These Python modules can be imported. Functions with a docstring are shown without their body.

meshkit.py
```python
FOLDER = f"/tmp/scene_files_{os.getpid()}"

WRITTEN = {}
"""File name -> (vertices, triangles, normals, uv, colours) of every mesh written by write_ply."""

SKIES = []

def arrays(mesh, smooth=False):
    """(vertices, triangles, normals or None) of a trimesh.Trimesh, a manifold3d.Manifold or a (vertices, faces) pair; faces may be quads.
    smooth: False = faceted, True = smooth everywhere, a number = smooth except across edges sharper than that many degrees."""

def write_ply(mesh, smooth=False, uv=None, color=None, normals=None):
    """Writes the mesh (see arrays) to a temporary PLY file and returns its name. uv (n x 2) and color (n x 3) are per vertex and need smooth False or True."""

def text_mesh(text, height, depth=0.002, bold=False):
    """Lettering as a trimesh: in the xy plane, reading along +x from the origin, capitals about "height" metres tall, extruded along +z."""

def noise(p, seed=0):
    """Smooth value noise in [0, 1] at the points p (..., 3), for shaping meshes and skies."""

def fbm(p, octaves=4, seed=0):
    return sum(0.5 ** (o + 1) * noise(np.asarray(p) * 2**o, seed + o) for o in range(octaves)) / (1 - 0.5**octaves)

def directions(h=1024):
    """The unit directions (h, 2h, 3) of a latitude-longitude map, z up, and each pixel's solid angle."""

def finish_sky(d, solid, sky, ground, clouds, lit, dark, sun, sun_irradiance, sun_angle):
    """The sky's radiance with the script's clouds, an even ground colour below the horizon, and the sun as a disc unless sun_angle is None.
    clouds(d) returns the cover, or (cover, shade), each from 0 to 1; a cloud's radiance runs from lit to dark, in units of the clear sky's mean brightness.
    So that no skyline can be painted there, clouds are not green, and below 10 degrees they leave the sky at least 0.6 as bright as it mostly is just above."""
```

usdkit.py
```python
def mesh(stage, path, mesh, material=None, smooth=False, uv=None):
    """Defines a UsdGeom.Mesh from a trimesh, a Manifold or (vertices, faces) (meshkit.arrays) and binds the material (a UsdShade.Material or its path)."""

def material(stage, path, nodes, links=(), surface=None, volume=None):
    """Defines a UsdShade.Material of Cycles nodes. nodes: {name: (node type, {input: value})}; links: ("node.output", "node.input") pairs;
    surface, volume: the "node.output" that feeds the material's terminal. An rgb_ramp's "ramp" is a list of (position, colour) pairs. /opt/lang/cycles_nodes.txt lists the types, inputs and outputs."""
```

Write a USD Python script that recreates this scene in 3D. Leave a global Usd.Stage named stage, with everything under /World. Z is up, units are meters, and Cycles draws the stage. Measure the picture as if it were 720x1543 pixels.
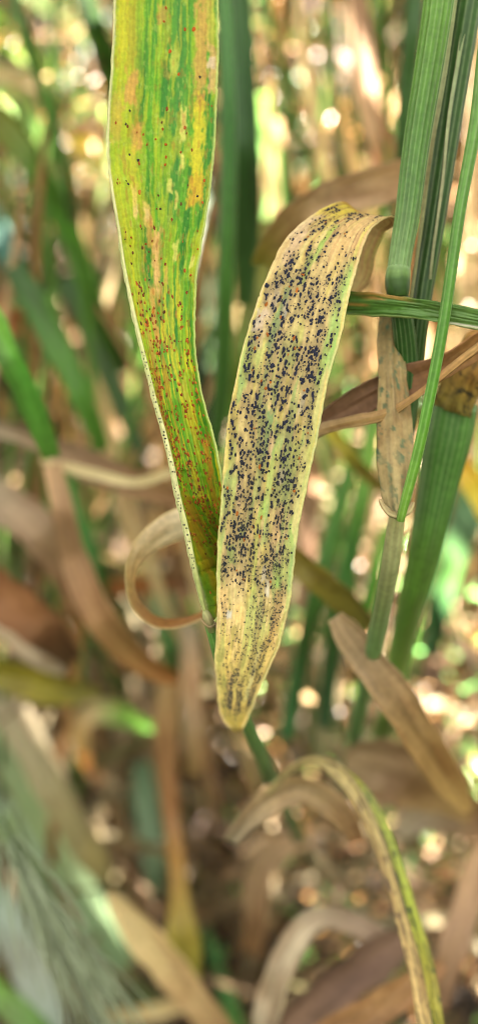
import math
import numpy as np
import usdkit, meshkit
from pxr import Usd, UsdGeom, UsdLux, UsdShade, Gf, Sdf, Vt

# ------------------------------------------------------------------ camera, sky, sun, exposure
stage = Usd.Stage.CreateInMemory()
UsdGeom.SetStageUpAxis(stage, 'Z'); UsdGeom.SetStageMetersPerUnit(stage, 1.0)
UsdGeom.Xform.Define(stage, '/World'); UsdGeom.Scope.Define(stage, '/World/Looks')
CAM = np.array([0.0, 0.0, 0.50]); PITCH = math.radians(28.0)
FW = np.array([0, math.cos(PITCH), -math.sin(PITCH)]); RT = np.array([1.0, 0, 0]); UP = np.cross(RT, FW)
K = 0.42                                    # picture width / distance
FOCAL = 36.0 / K; OPENING = 4.3             # mm
FOCUS = 0.1595
cam = UsdGeom.Camera.Define(stage, '/World/camera')
cam.CreateHorizontalApertureAttr(36.0); cam.CreateFocalLengthAttr(FOCAL)
cam.CreateFStopAttr(FOCAL / OPENING); cam.CreateFocusDistanceAttr(FOCUS)
cam.CreateClippingRangeAttr(Gf.Vec2f(0.01, 1000.0))
M = Gf.Matrix4d(*RT, 0, *UP, 0, *(-FW), 0, *CAM, 1)
cam.AddTransformOp().Set(M)
cam.CreateExposureAttr(5.1)

SUN_EL, SUN_ROT = math.radians(57.0), math.radians(-55.0)      # behind the plants, to the left
SUN = np.array([math.sin(SUN_ROT) * math.cos(SUN_EL), math.cos(SUN_ROT) * math.cos(SUN_EL), math.sin(SUN_EL)])
SKY_STRENGTH, SUN_INTENSITY = 0.05, 1.25

sky_mat = usdkit.material(stage, '/World/Looks/sky_look', {
    'tc': ('texture_coordinate', {}),
    'sky': ('sky_texture', {'sky_type': 'single_scattering', 'sun_disc': False, 'sun_elevation': SUN_EL, 'sun_rotation': SUN_ROT,
                            'air_density': 1.0, 'aerosol_density': 2.5, 'ozone_density': 0.6}),
    'map': ('mapping', {'scale': (1.6, 1.6, 3.2)}),
    'n': ('noise_texture', {'scale': 1.7, 'detail': 6.0, 'roughness': 0.55}),
    'cover': ('rgb_ramp', {'ramp': [(0.0, (0.74, 0.74, 0.74)), (0.42, (0.80, 0.80, 0.80)), (0.62, (0.97, 0.97, 0.97)), (1.0, (1, 1, 1))]}),
    'mix': ('mix_color', {'blend_type': 'mix', 'b': (2.35, 2.2, 1.78), 'use_clamp': False}),
    'bg': ('background_shader', {'strength': SKY_STRENGTH}),
}, [('tc.generated', 'map.vector'), ('map.vector', 'n.vector'), ('n.fac', 'cover.fac'), ('cover.color', 'mix.fac'), ('sky.color', 'mix.a'),
    ('mix.result', 'bg.color')], surface='bg.background')
dome = UsdLux.DomeLight.Define(stage, '/World/sky')
UsdShade.MaterialBindingAPI.Apply(dome.GetPrim()).Bind(sky_mat)
sun = UsdLux.DistantLight.Define(stage, '/World/sun')
sun.CreateNormalizeAttr(True); sun.CreateIntensityAttr(SUN_INTENSITY); sun.CreateAngleAttr(0.53); sun.CreateColorAttr(Gf.Vec3f(1.0, 0.93, 0.80))
za = SUN; xa = np.cross([0, 0, 1.0], za); xa /= np.linalg.norm(xa); ya = np.cross(za, xa)
sun.AddTransformOp().Set(Gf.Matrix4d(*xa, 0, *ya, 0, *za, 0, 0, 0, 5, 1))

# ------------------------------------------------------------------ helpers
rng = np.random.default_rng(7)
def lin(c, k=1.0):
    c = np.asarray(c, float) / 255.0
    return np.where(c <= 0.04045, c / 12.92, ((c + 0.055) / 1.055) ** 2.4) * k
ALB, ALA, ALC, ALD = 0.64, 0.86, 0.82, 0.84
def P(px, py, d):
    """the point at depth d seen at (px, py) of the 720 x 1543 photograph"""
    px, py, d = np.broadcast_arrays(*(np.asarray(a, float) for a in (px, py, d)))
    x = (px - 360) / 720 * K * d; y = (771.5 - py) / 720 * K * d
    return CAM + d[..., None] * FW + x[..., None] * RT + y[..., None] * UP
def unit(v): return v / np.maximum(np.linalg.norm(v, axis=-1, keepdims=True), 1e-12)
def spline(pts, n):
    """Catmull-Rom (monotone in chord length) through the rows of pts, n samples"""
    pts = np.asarray(pts, float)
    from scipy.interpolate import PchipInterpolator, CubicSpline
    seg = np.linalg.norm(np.diff(pts[:, :2], axis=0), axis=1) + 1e-9
    t = np.concatenate([[0], np.cumsum(seg)]); u = np.linspace(0, t[-1], n)
    if len(pts) < 3: return np.stack([np.interp(u, t, pts[:, k]) for k in range(pts.shape[1])], 1)
    return np.stack([(CubicSpline if k < 2 else PchipInterpolator)(t, pts[:, k])(u) for k in range(pts.shape[1])], 1)

used = {}
def numbered(parent, name):
    n = used.get((parent, name), 0); used[(parent, name)] = n + 1
    return f'{parent}/{name}' if n == 0 else f'{parent}/{name}_{n:03d}'
def tag(prim, label=None, cat=None, group=None, kind=None):
    for k, v in (('label', label), ('category', cat), ('group', group), ('kind', kind)):
        if v: prim.SetCustomDataByKey(k, v)
def thing(name, label, cat, at, group=None):
    path = numbered('/World', name); x = UsdGeom.Xform.Define(stage, path); x.AddTranslateOp().Set(Gf.Vec3d(*map(float, at)))
    tag(x.GetPrim(), label, cat, group); x._at = np.asarray(at, float)
    return x
def put(name, vfc, look, parent=None, label=None, cat=None, group=None, kind=None, smooth=True):
    """one Mesh prim from (vertices, faces, colours); coordinates are world, made local to the parent thing"""
    v, f, c = vfc
    base = '/World' if parent is None else str(parent.GetPath())
    off = np.zeros(3) if parent is None else getattr(parent, '_at', np.zeros(3))
    m = usdkit.mesh(stage, numbered(base, name), (v - off, f), look, smooth=smooth)
    UsdGeom.PrimvarsAPI(m).CreatePrimvar('tint', Sdf.ValueTypeNames.Color3fArray, 'vertex').Set(Vt.Vec3fArray.FromNumpy(np.asarray(c, np.float32)))
    tag(m.GetPrim(), label, cat, group, kind); m._at = off
    return m
def join(parts):
    V, F, C, n = [], [], [], 0
    for v, f, c in parts:
        V.append(v); F.append(f + n); C.append(c); n += len(v)
    return np.vstack(V), np.vstack(F), np.vstack(C)
def gridfaces(m, n, flip=False, wrap=False):
    i = np.arange(m - 1)[:, None]; j = np.arange(n if wrap else n - 1)[None, :]; j2 = (j + 1) % n
    a, b, c, d = (i * n + j).ravel(), (i * n + j2).ravel(), ((i + 1) * n + j2).ravel(), ((i + 1) * n + j).ravel()
    f = np.vstack([np.stack([a, b, c], 1), np.stack([a, c, d], 1)])
    return f[:, ::-1] if flip else f
def slab(G, N, C, th, Cback=None):
    """a sheet G (m,n,3) with normals N given thickness th: front and back grids and the rim"""
    m, n, _ = G.shape
    th = np.broadcast_to(th, (m, n))[..., None]
    front, back = G.reshape(-1, 3), (G - N * th).reshape(-1, 3)
    k = m * n
    rim = np.concatenate([np.arange(n), np.arange(1, m) * n + n - 1, (m - 1) * n + np.arange(n - 2, -1, -1), np.arange(m - 2, 0, -1) * n])
    r2 = np.roll(rim, -1)
    f = np.vstack([gridfaces(m, n, True), gridfaces(m, n) + k, np.stack([rim, r2 + k, rim + k], 1), np.stack([rim, r2, r2 + k], 1)])
    Cb = C if Cback is None else Cback
    return np.vstack([front, back]), f, np.vstack([C.reshape(-1, 3), Cb.reshape(-1, 3)])
def gridnormals(G):
    return unit(np.cross(np.gradient(G, axis=0), np.gradient(G, axis=1)))
def streaks(s, t, seed, fs=18, ft=1.5):
    return meshkit.fbm(np.stack([s * fs, t * ft, np.full_like(s, seed * 7.31)], -1), 4, seed)
def mixc(a, b, w): return a + (b - a) * np.clip(w, 0, 1)[..., None]
def sst(x, a, b):
    t = np.clip((x - a) / (b - a), 0, 1); return t * t * (3 - 2 * t)

def deep(d): return d + np.maximum(0, d - .2) * 1.0
def leaf_grid(pts, w, roll=0.0, cup=0.15, n=60, m=11):
    """centre line pts (px, py, depth), shown widths w (pixels), roll (degrees) about the line, cup = depth of the trough / width"""
    pts = np.asarray(pts, float)
    w = np.broadcast_to(np.asarray(w, float), len(pts)) if np.ndim(w) == 0 or len(w) == len(pts) else np.interp(np.linspace(0, 1, len(pts)), np.linspace(0, 1, len(w)), w)
    r = np.broadcast_to(np.asarray(roll, float), len(pts)) if np.ndim(roll) == 0 or len(roll) == len(pts) else np.interp(np.linspace(0, 1, len(pts)), np.linspace(0, 1, len(roll)), roll)
    Q = spline(np.column_stack([pts, w, r]), n)
    X = P(Q[:, 0], Q[:, 1], deep(Q[:, 2])); Q[:, 2] = deep(Q[:, 2]); T = unit(np.gradient(X, axis=0)); V = unit(CAM - X)
    W0 = unit(np.cross(V, T)); B0 = unit(np.cross(T, W0)); a = np.radians(Q[:, 4])[:, None]
    W = np.cos(a) * W0 + np.sin(a) * B0; B = np.cross(T, W)
    half = (Q[:, 3] / 2 * K / 720 * Q[:, 2] / np.maximum(np.cos(np.radians(Q[:, 4])), 0.3))[:, None]
    s = np.linspace(-1, 1, m)
    wob = 1 + 0.34 * (meshkit.fbm(np.stack([np.linspace(0, 7, n), np.full(n, pts[0, 0]), np.full(n, pts[0, 1])], -1), 4) - 0.5)[:, None]
    G = X[:, None] + s[None, :, None] * (half * wob)[:, None] * W[:, None] - (1 - s ** 2)[None, :, None] * (half * 2 * cup)[:, None] * B[:, None]
    lift = (meshkit.fbm(np.stack(np.broadcast_arrays(s[None, :] * 1.3, np.linspace(0, 4, n)[:, None], np.full((n, 1), pts[0, 0] * .37 + pts[0, 1])), -1), 3) - .5)
    crease = meshkit.fbm(np.stack(np.broadcast_arrays(s[None, :] * 3.1, np.linspace(0, 2.5, n)[:, None], np.full((n, 1), pts[0, 1] * .61)), -1), 3) - .5
    G = G + (lift * .5 + np.abs(crease) * .8)[..., None] * half[:, None] * B[:, None]
    G = G + (0.012 * np.cos(s * 26))[None, :, None] * half[:, None] * B[:, None]
    return G
def leaf_colours(m, n, cols, seed, contrast=1.0, blotch=None):
    """cols: colours from one end to the other; streaked along the veins"""
    t = np.linspace(0, 1, m)[:, None] + np.zeros((1, n)); s = np.linspace(0, 1, n)[None, :] + np.zeros((m, 1))
    cols = np.array([lin(c, ALD) for c in cols]); x = np.linspace(0, 1, len(cols))
    tt = np.clip(t + 0.12 * (streaks(s, t, seed + 3, 6, 3) - .5), 0, 1)
    C = np.stack([np.interp(tt, x, cols[:, k]) for k in range(3)], -1)
    g = streaks(s, t, seed, 9, 2.2); C = C * (1 + contrast * 1.1 * (g - 0.5))[..., None]
    h = streaks(s, t, seed + 11, 3, 5); C = mixc(C, C * np.array([0.62, 0.5, 0.42]), contrast * sst(h, .52, .75) * .7)
    if blotch is not None: C = mixc(C, lin(blotch, ALB), sst(streaks(s, t, seed + 5, 9, 34), .54, .62) * (.4 + .6 * sst(streaks(s, t, seed + 6, 3, 5), .42, .6)))
    return np.clip(C, 0.004, 0.9)
def leaf(name, label, cat, look, pts, w, cols, roll=0.0, cup=0.15, seed=None, n=60, m=11, th=0.00028, contrast=1.0, blotch=None, parent=None, group=None):
    seed = int(pts[0][0] * 3 + pts[0][1] * 5) % 997 if seed is None else seed
    G = leaf_grid(pts, w, roll, cup, n, m)
    return put(name, slab(G, gridnormals(G), leaf_colours(n, m, cols, seed, contrast, blotch), th), look, parent, label, cat, group)
def tube_geo(pts, w, cols, ribs=0, rib=0.03, n=60, k=20, seed=0, groove=None, rsmooth=False):
    """stalk along pts (px, py, depth), shown widths w; cols along; ribs = number of ridges round it"""
    pts = np.asarray(pts, float)
    w = np.broadcast_to(np.asarray(w, float), len(pts)) if np.ndim(w) == 0 or len(w) == len(pts) else np.interp(np.linspace(0, 1, len(pts)), np.linspace(0, 1, len(w)), w)
    Q = spline(np.column_stack([pts, w]), n)
    X = P(Q[:, 0], Q[:, 1], deep(Q[:, 2])); Q[:, 2] = deep(Q[:, 2]); T = unit(np.gradient(X, axis=0)); V = unit(CAM - X); W = unit(np.cross(T, V)); B = np.cross(W, T)
    a = np.linspace(0, 2 * np.pi, k, endpoint=False); R = (Q[:, 3] / 2 * K / 720 * Q[:, 2])[:, None] * (1 + rib * np.cos(a * ribs) * (ribs > 0))[None, :]
    G = X[:, None] + R[..., None] * (np.cos(a)[None, :, None] * W[:, None] + np.sin(a)[None, :, None] * B[:, None])
    t = np.linspace(0, 1, n)[:, None] + np.zeros((1, k))
    cols = np.array([lin(c, ALB) for c in cols]); x = np.linspace(0, 1, len(cols))
    C = np.stack([np.interp(t, x, cols[:, i]) for i in range(3)], -1)
    xy = np.stack(np.broadcast_arrays(np.cos(a)[None, :] * 3.2, np.sin(a)[None, :] * 3.2, t * 2.5), -1)
    C = C * (1 + 0.7 * (meshkit.fbm(xy, 3, seed) - .5))[..., None]
    if ribs: C = mixc(C, lin((200, 220, 160), ALB), (.10 + .16 * meshkit.noise(np.stack(np.broadcast_arrays(np.floor(a * ribs / (2 * np.pi) + .5)[None, :] * 3.7, t * 3, seed + 1.5), -1))) * np.clip(np.cos(a * ribs) * 1.5 - .4, 0, 1)[None, :])
    v = np.vstack([G.reshape(-1, 3), X[:1], X[-1:]]); c = np.vstack([C.reshape(-1, 3), C[0, :1], C[-1, :1]])
    j = np.arange(k); j2 = (j + 1) % k; e = (n - 1) * k
    f = np.vstack([gridfaces(n, k, False, True), np.stack([np.full(k, n * k), j2, j], 1), np.stack([np.full(k, n * k + 1), e + j, e + j2], 1)])
    return v, f, np.clip(c, .004, .9)
def stalk(name, label, cat, look, pts, w, cols, parent=None, group=None, **kw):
    return put(name, tube_geo(pts, w, cols, **kw), look, parent, label, cat, group)

def surface(name, rough, trans, spec=0.5, bump=0.25, grain=900.0, coat=0.0):
    """leaf or straw tissue: tint from the mesh, fine cellular relief, light passing through"""
    return usdkit.material(stage, '/World/Looks/' + name, {
        'a': ('attribute', {'attribute': 'tint'}), 'g': ('geometry', {}),
        'n': ('noise_texture', {'scale': grain, 'detail': 3.0, 'roughness': 0.6}),
        'r': ('map_range', {'from_min': 0.3, 'from_max': 0.7, 'to_min': 0.82, 'to_max': 1.16}),
        'm': ('mix_color', {'blend_type': 'multiply', 'fac': 1.0, 'use_clamp': False}),
        'b': ('bump', {'strength': bump, 'distance': 0.0002}),
        'p': ('principled_bsdf', {'roughness': rough, 'specular_ior_level': spec, 'coat_weight': coat, 'coat_roughness': 0.3}),
        't': ('translucent_bsdf', {}), 'x': ('mix_closure', {'fac': trans}),
    }, [('g.position', 'n.vector'), ('n.fac', 'r.value'), ('a.color', 'm.a'), ('r.result', 'm.b'), ('m.result', 'p.base_color'), ('m.result', 't.color'),
        ('n.fac', 'b.height'), ('b.normal', 'p.normal'), ('p.BSDF', 'x.closure1'), ('t.BSDF', 'x.closure2')], surface='x.closure')
GREEN = surface('green_leaf', 0.42, 0.34, 0.4)
DRY = surface('dry_leaf', 0.62, 0.24, 0.3)
STEM = surface('green_stalk', 0.45, 0.12, 0.3)
MAIN_A = surface('striped_green_leaf', 0.45, 0.36, 0.35, 0.18, 1600.0)
MAIN_B = surface('withered_spotted_leaf', 0.55, 0.24, 0.3, 0.18, 1600.0)
PUST = surface('rust_pustules', 0.7, 0.0, 0.15, 0.3, 4000.0)
STRAW = surface('straw_litter', 0.32, 0.2, 0.6)
SOIL = usdkit.material(stage, '/World/Looks/soil', {
    'g': ('geometry', {}), 'n': ('noise_texture', {'scale': 60.0, 'detail': 8.0, 'roughness': 0.7}),
    'c': ('rgb_ramp', {'ramp': [(0.0, (0.018, 0.013, 0.010)), (0.5, (0.026, 0.020, 0.016)), (1.0, (0.06, 0.046, 0.036))]}),
    'b': ('bump', {'strength': 0.8, 'distance': 0.01}), 'p': ('principled_bsdf', {'roughness': 0.95, 'specular_ior_level': 0.1}),
}, [('g.position', 'n.vector'), ('n.fac', 'c.fac'), ('c.color', 'p.base_color'), ('n.fac', 'b.height'), ('b.normal', 'p.normal')], surface='p.BSDF')

# ------------------------------------------------------------------ ground: one sheet, fine near the plants
def ground_mesh():
    ax = np.concatenate([[-60, -20, -6], np.linspace(-2, 2, 101), [6, 20, 60]]); ay = np.concatenate([[-60, -20, -4], np.linspace(-0.6, 4, 116), [8, 20, 60]])
    x, y = np.meshgrid(ax, ay); p = np.stack([x, y, 0 * x], -1)
    near = ((np.abs(x) < 2.1) & (y > -.7) & (y < 4.1))
    p[..., 2] = np.where(near, 0.035 * (meshkit.fbm(p * 14.0, 4) - .6) + 0.03 * (meshkit.fbm(p * 40.0 + 9, 2) - .6), -0.03)
    return p.reshape(-1, 3), gridfaces(len(ay), len(ax)), np.full((x.size, 3), .04)
put('ground', ground_mesh(), SOIL, label='dark brown bare soil under the crop', cat='soil', kind='structure')

# ------------------------------------------------------------------ the crop beyond: what nobody could count
def blades(base, direc, length, width, droop, cols, segs=7, face=None):
    """N thin leaf blades at once: base (N,3), starting direction, drooping under their weight"""
    N = len(base); t = np.linspace(0, 1, segs)
    X = base[:, None] + direc[:, None] * (length[:, None] * t)[..., None]; X[..., 2] -= droop[:, None] * length[:, None] * t ** 2
    T = unit(np.gradient(X, axis=1)); A = np.cross(T, [0, 0, 1.0]); A = unit(A + 1e-6)
    Bn = np.cross(A, T); ph = (rng.uniform(-1.4, 1.4, N)[:, None] + rng.uniform(-2, 2, N)[:, None] * t)[..., None]
    W = A * np.cos(ph) + Bn * np.sin(ph)
    prof = (np.minimum(1, (1 - t) * 2.2) ** .8 * .95 + .05)
    h = (width[:, None] / 2 * prof)[..., None]
    Nn = np.cross(W, T)
    G = np.stack([X - W * h, X - Nn * h * .35, X + W * h], 2)         # N, segs, 3, 3: a shallow V
    f = gridfaces(segs, 3); F = (f[None] + (np.arange(N) * segs * 3)[:, None, None]).reshape(-1, 3)
    var = 1 + .5 * (rng.random((N, segs, 1)) - .5)
    C = np.repeat((cols[:, None] * var)[:, :, None], 3, 2)
    return G.reshape(-1, 3), F, np.clip(C.reshape(-1, 3), .004, .9)
def culms(base, top, r, cols, k=6, n=5):
    N = len(base); t = np.linspace(0, 1, n); a = np.arange(k) * 2 * np.pi / k
    bend = rng.normal(0, .03, (N, 3)) * np.linalg.norm(top - base, axis=1)[:, None]
    X = base[:, None] + (top - base)[:, None] * t[None, :, None] + bend[:, None] * (4 * t * (1 - t))[None, :, None]
    ring = np.stack([np.cos(a), np.sin(a), 0 * a], -1)
    G = X[:, :, None] + (r[:, None] * (1 - .35 * t))[..., None, None] * ring
    f = gridfaces(n, k, False, True); F = (f[None] + (np.arange(N) * n * k)[:, None, None]).reshape(-1, 3)
    C = np.repeat(np.repeat(cols[:, None], n, 1)[:, :, None], k, 2) * (1 + .4 * (rng.random((N, n, 1, 1)) - .5))
    return G.reshape(-1, 3), F, np.clip(C.reshape(-1, 3), .004, .9)
GREENS = [(76, 118, 46), (62, 100, 42), (98, 140, 50), (84, 118, 62), (135, 158, 60)]
DRIES = [(190, 150, 105), (160, 120, 85), (205, 170, 125), (140, 100, 70), (175, 130, 80), (150, 120, 100), (205, 150, 85), (180, 125, 70)]
def pick(pal, N, k=.32): return np.array([lin(c, k) for c in pal])[rng.integers(0, len(pal), N)]
def spread(N, y0, y1, wide=0.34, pow_=1.0):
    y = y0 + (y1 - y0) * rng.random(N) ** pow_; x = (rng.random(N) * 2 - 1) * (0.10 + wide * y); return x, y
def unseen_room(base, lim=0.30):
    return ((base - CAM) @ FW) > lim

# points toward which sun holes are cut in the added leaf cover
gaps = P([10, 40, 20, 140, 30, 110, 420, 530, 560, 440, 700, 600, 690, 640, 700, 540, 10, 470, 600, 640, 380, 480, 560, 700, 430, 490, 60, 110, 450, 500, 690, 560, 450, 640, 20, 660, 520, 700], [130, 230, 60, 235, 220, 130, 40, 60, 160, 200, 330, 230, 450, 950, 1000, 1080, 130, 1140, 1480, 1230, 1250, 1430, 1290, 1400, 100, 260, 150, 240, 150, 40, 1150, 1330, 960, 560, 90, 330, 1480, 880], [.40, .40, .42, .42, .45, .5, .6, .6, .5, .6, .4, .5, .4, .6, .5, .6, .5, .5, .4, .45, .5, .45, .5, .42, .7, .6, .6, .6, .7, .9, .38, .45, .5, .5, .75, .5, .4, .45])
g2 = np.random.default_rng(15); gaps = np.vstack([gaps, P(g2.uniform(380, 740, 58), g2.uniform(880, 1540, 58), g2.uniform(.36, .6, 58)), P(g2.uniform(-20, 170, 34), g2.uniform(-20, 330, 34), g2.uniform(.42, .9, 34)), P(g2.uniform(380, 720, 44), g2.uniform(-20, 640, 44), g2.uniform(.42, .9, 44)), P(g2.uniform(-20, 200, 10), g2.uniform(640, 1100, 10), g2.uniform(.36, .6, 10))])
wide = np.concatenate([np.full(len(gaps) - 146, .040), np.full(58, .056), np.full(34, .075), np.full(44, .042), np.full(10, .014)])
def sunlit(base, d, ln, droop):
    """how clear each blade stays of the holes shaped to let sun in"""
    near = np.full(len(base), 9.0)
    for q in (0, .25, .5, .75, 1.0):
        p = base + d * (ln * q)[:, None]; p[:, 2] -= droop * ln * q * q
        t = (p[:, None, 2] - gaps[None, :, 2]) / SUN[2]
        r = np.linalg.norm(p[:, None] - (gaps[None] + SUN * t[..., None]), axis=2) / wide + 9 * (t < .012)
        near = np.minimum(near, r.min(1))
    return near
# stalks standing in rows
x, y = spread(900, 0.55, 3.6, .36, 1.3)
base = np.stack([x, y, 0 * x], 1); top = base + np.stack([rng.normal(0, .07, 900), rng.normal(0, .07, 900), rng.uniform(.5, .8, 900)], 1)
c = np.where(rng.random((900, 1)) < .6, pick(GREENS, 900), pick(DRIES, 900))
put('stalk_thicket', culms(base, top, rng.uniform(.0016, .0026, 900), c), STEM, label='mass of thin green and straw stalks standing far behind', cat='crop stalks', kind='stuff')
xs, ys = rng.uniform(-1.7, 1.7, 700), rng.uniform(-1.7, .3, 700); k_ = (np.abs(xs) > .45) | (ys < -.45); base = np.stack([xs, ys, 0 * xs], 1)[k_]  # stalks added out of view around the camera to block low skylight
put('stalk_thicket', culms(base, base + np.stack([rng.normal(0, .06, len(base)), rng.normal(0, .06, len(base)), rng.uniform(.5, .8, len(base))], 1), rng.uniform(.0016, .0026, len(base)), pick(GREENS, len(base))), STEM,
    label='unseen crop stalks added around the camera to hold back low sky light', cat='crop stalks', kind='stuff')
# withered lower leaves hanging among the stalks
N = 2600; x, y = spread(N, 0.50, 3.2, .36, 1.4); a = rng.uniform(0, 2 * np.pi, N)
base = np.stack([x, y, rng.uniform(.03, .62, N)], 1)
d = unit(np.stack([np.cos(a), np.sin(a), rng.uniform(-.3, 1.0, N)], 1)); L = rng.uniform(.05, .22, N)
dr = rng.uniform(.2, 1.3, N); ok = unseen_room(base, .42) & ((sunlit(base, d, L, dr) > .8) | (rng.random(N) < .3))
gb = rng.random(N) < (.18 + .25 * (base[:, 2] > .3)); c = np.where(gb[:, None], pick(GREENS, N), pick(DRIES, N))
put('withered_leaves', blades(base[ok], d[ok], L[ok], rng.uniform(.005, .013, N)[ok], dr[ok], c[ok] * .8), DRY,
    label='tangle of withered brown leaves hanging among the far stalks', cat='withered leaves', kind='stuff')
# small scraps caught at all heights, the ones that sparkle where the sun reaches them
N = 17000; x, y = spread(N, 0.40, 2.4, .34, 1.2); a = rng.uniform(0, 2 * np.pi, N)
base = np.stack([x, y, rng.uniform(.01, .60, N) * np.clip((y - .2) / .5, .3, 1)], 1); d = unit(np.stack([np.cos(a), np.sin(a), rng.normal(0, .6, N)], 1)); ok = unseen_room(base, .36)
g3 = np.random.default_rng(77); mine = g3.random(N) < .22; base[mine] = gaps[g3.integers(0, len(gaps), mine.sum())] + g3.normal(0, .013, (mine.sum(), 3)); base[:, 2] = np.maximum(base[:, 2], .004); ok |= mine
put('leaf_scraps', blades(base[ok], d[ok], rng.uniform(.002, .008, N)[ok], rng.uniform(.0008, .0024, N)[ok], rng.uniform(-.2, .6, N)[ok], np.where(rng.random((N, 1)) < .8, pick(DRIES, N, .8), pick([(150, 190, 90), (120, 180, 100)], N, .8))[ok], 4), STRAW,
    label='small dry scraps of leaf caught between the far stalks', cat='leaf scraps', kind='stuff')
# straw and chaff on the soil
N = 6500; x, y = spread(N, 0.20, 3.0, .36, 1.2); a = rng.uniform(0, 2 * np.pi, N)
base = np.stack([x, y, rng.uniform(.0, .05, N) * (y > .3)], 1); d = unit(np.stack([np.cos(a), np.sin(a), rng.normal(0, .35, N)], 1))
put('straw_litter', blades(base, d, rng.uniform(.01, .07, N), rng.uniform(.0015, .006, N), rng.uniform(-.2, .3, N), pick(DRIES, N), 4), STRAW,
    label='broken straw and leaf scraps strewn over the soil', cat='straw litter', kind='stuff')
N = 520; base = P(np.where(rng.random(N) < .5, rng.uniform(-60, 230, N), rng.uniform(330, 780, N)), rng.uniform(640, 1560, N), rng.uniform(.40, .60, N)); a = rng.uniform(0, 2 * np.pi, N); base[:, 2] = np.maximum(base[:, 2], .01)
d = unit(np.stack([np.cos(a), np.sin(a), rng.normal(0, .7, N)], 1))
put('straw_tangle', blades(base, d, rng.uniform(.03, .11, N), rng.uniform(.0015, .0045, N), rng.uniform(-.3, .9, N), np.where(rng.random((N, 1)) < .75, pick([(205, 180, 140), (180, 150, 110), (215, 195, 155), (150, 120, 90)], N), pick([(150, 140, 90), (170, 150, 100)], N)), 7), DRY,
    label='loose tangle of thin straw and shrivelled leaf strips low among the stalks', cat='straw', kind='stuff')
# the leafy top of the crop, out of view, added for its dappled shade
N = 15500; y = rng.uniform(.34, 4.2, N); x = rng.uniform(-1, 1, N) * (0.5 + .42 * y) - y * .2; a = rng.uniform(0, 2 * np.pi, N)
base = np.stack([x, y, rng.uniform(.64, .88, N)], 1)
n2 = 860; tip = np.vstack([P(rng.uniform(120, 640, 260), rng.uniform(0, 1150, 260), .16), P(rng.uniform(-150, 330, 600), rng.uniform(560, 1600, 600), rng.uniform(.25, .64, 600))]); tip = tip + SUN * ((rng.uniform(.66, .8, n2) - tip[:, 2]) / SUN[2])[:, None]   # blades added on the sun path to shade the sharp leaves and lower left
base = np.vstack([base, tip + rng.normal(0, .03, (n2, 3)) * [1, 1, .3]]); N += n2; a = rng.uniform(0, 2 * np.pi, N)
n3 = 9000; xs, ys = rng.uniform(-1.7, 1.7, n3), rng.uniform(-1.7, .34, n3); far = (np.abs(xs) > .42) | (ys < -.42)                # unseen wall of crop leaves added around the camera against low skylight
wall = np.stack([xs, ys, rng.uniform(.10, .88, n3)], 1)[far]; base = np.vstack([wall, base]); N = len(base); a = rng.uniform(0, 2 * np.pi, N)
d = unit(np.stack([np.cos(a), np.sin(a), rng.uniform(-.1, .9, N)], 1)); ln = rng.uniform(.14, .26, N); ln[-n2:] *= .45; base[-n2:, 2] += .02; dr = rng.uniform(.2, .9, N)
ok = (sunlit(base, d, ln, dr) > 1) | (rng.random(N) < .03); ok[-n2:] |= (rng.random(n2) < .45); ok[-n2:-600] = True; base, d, ln, dr = base[ok], d[ok], ln[ok], dr[ok]; N = len(base)
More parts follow.
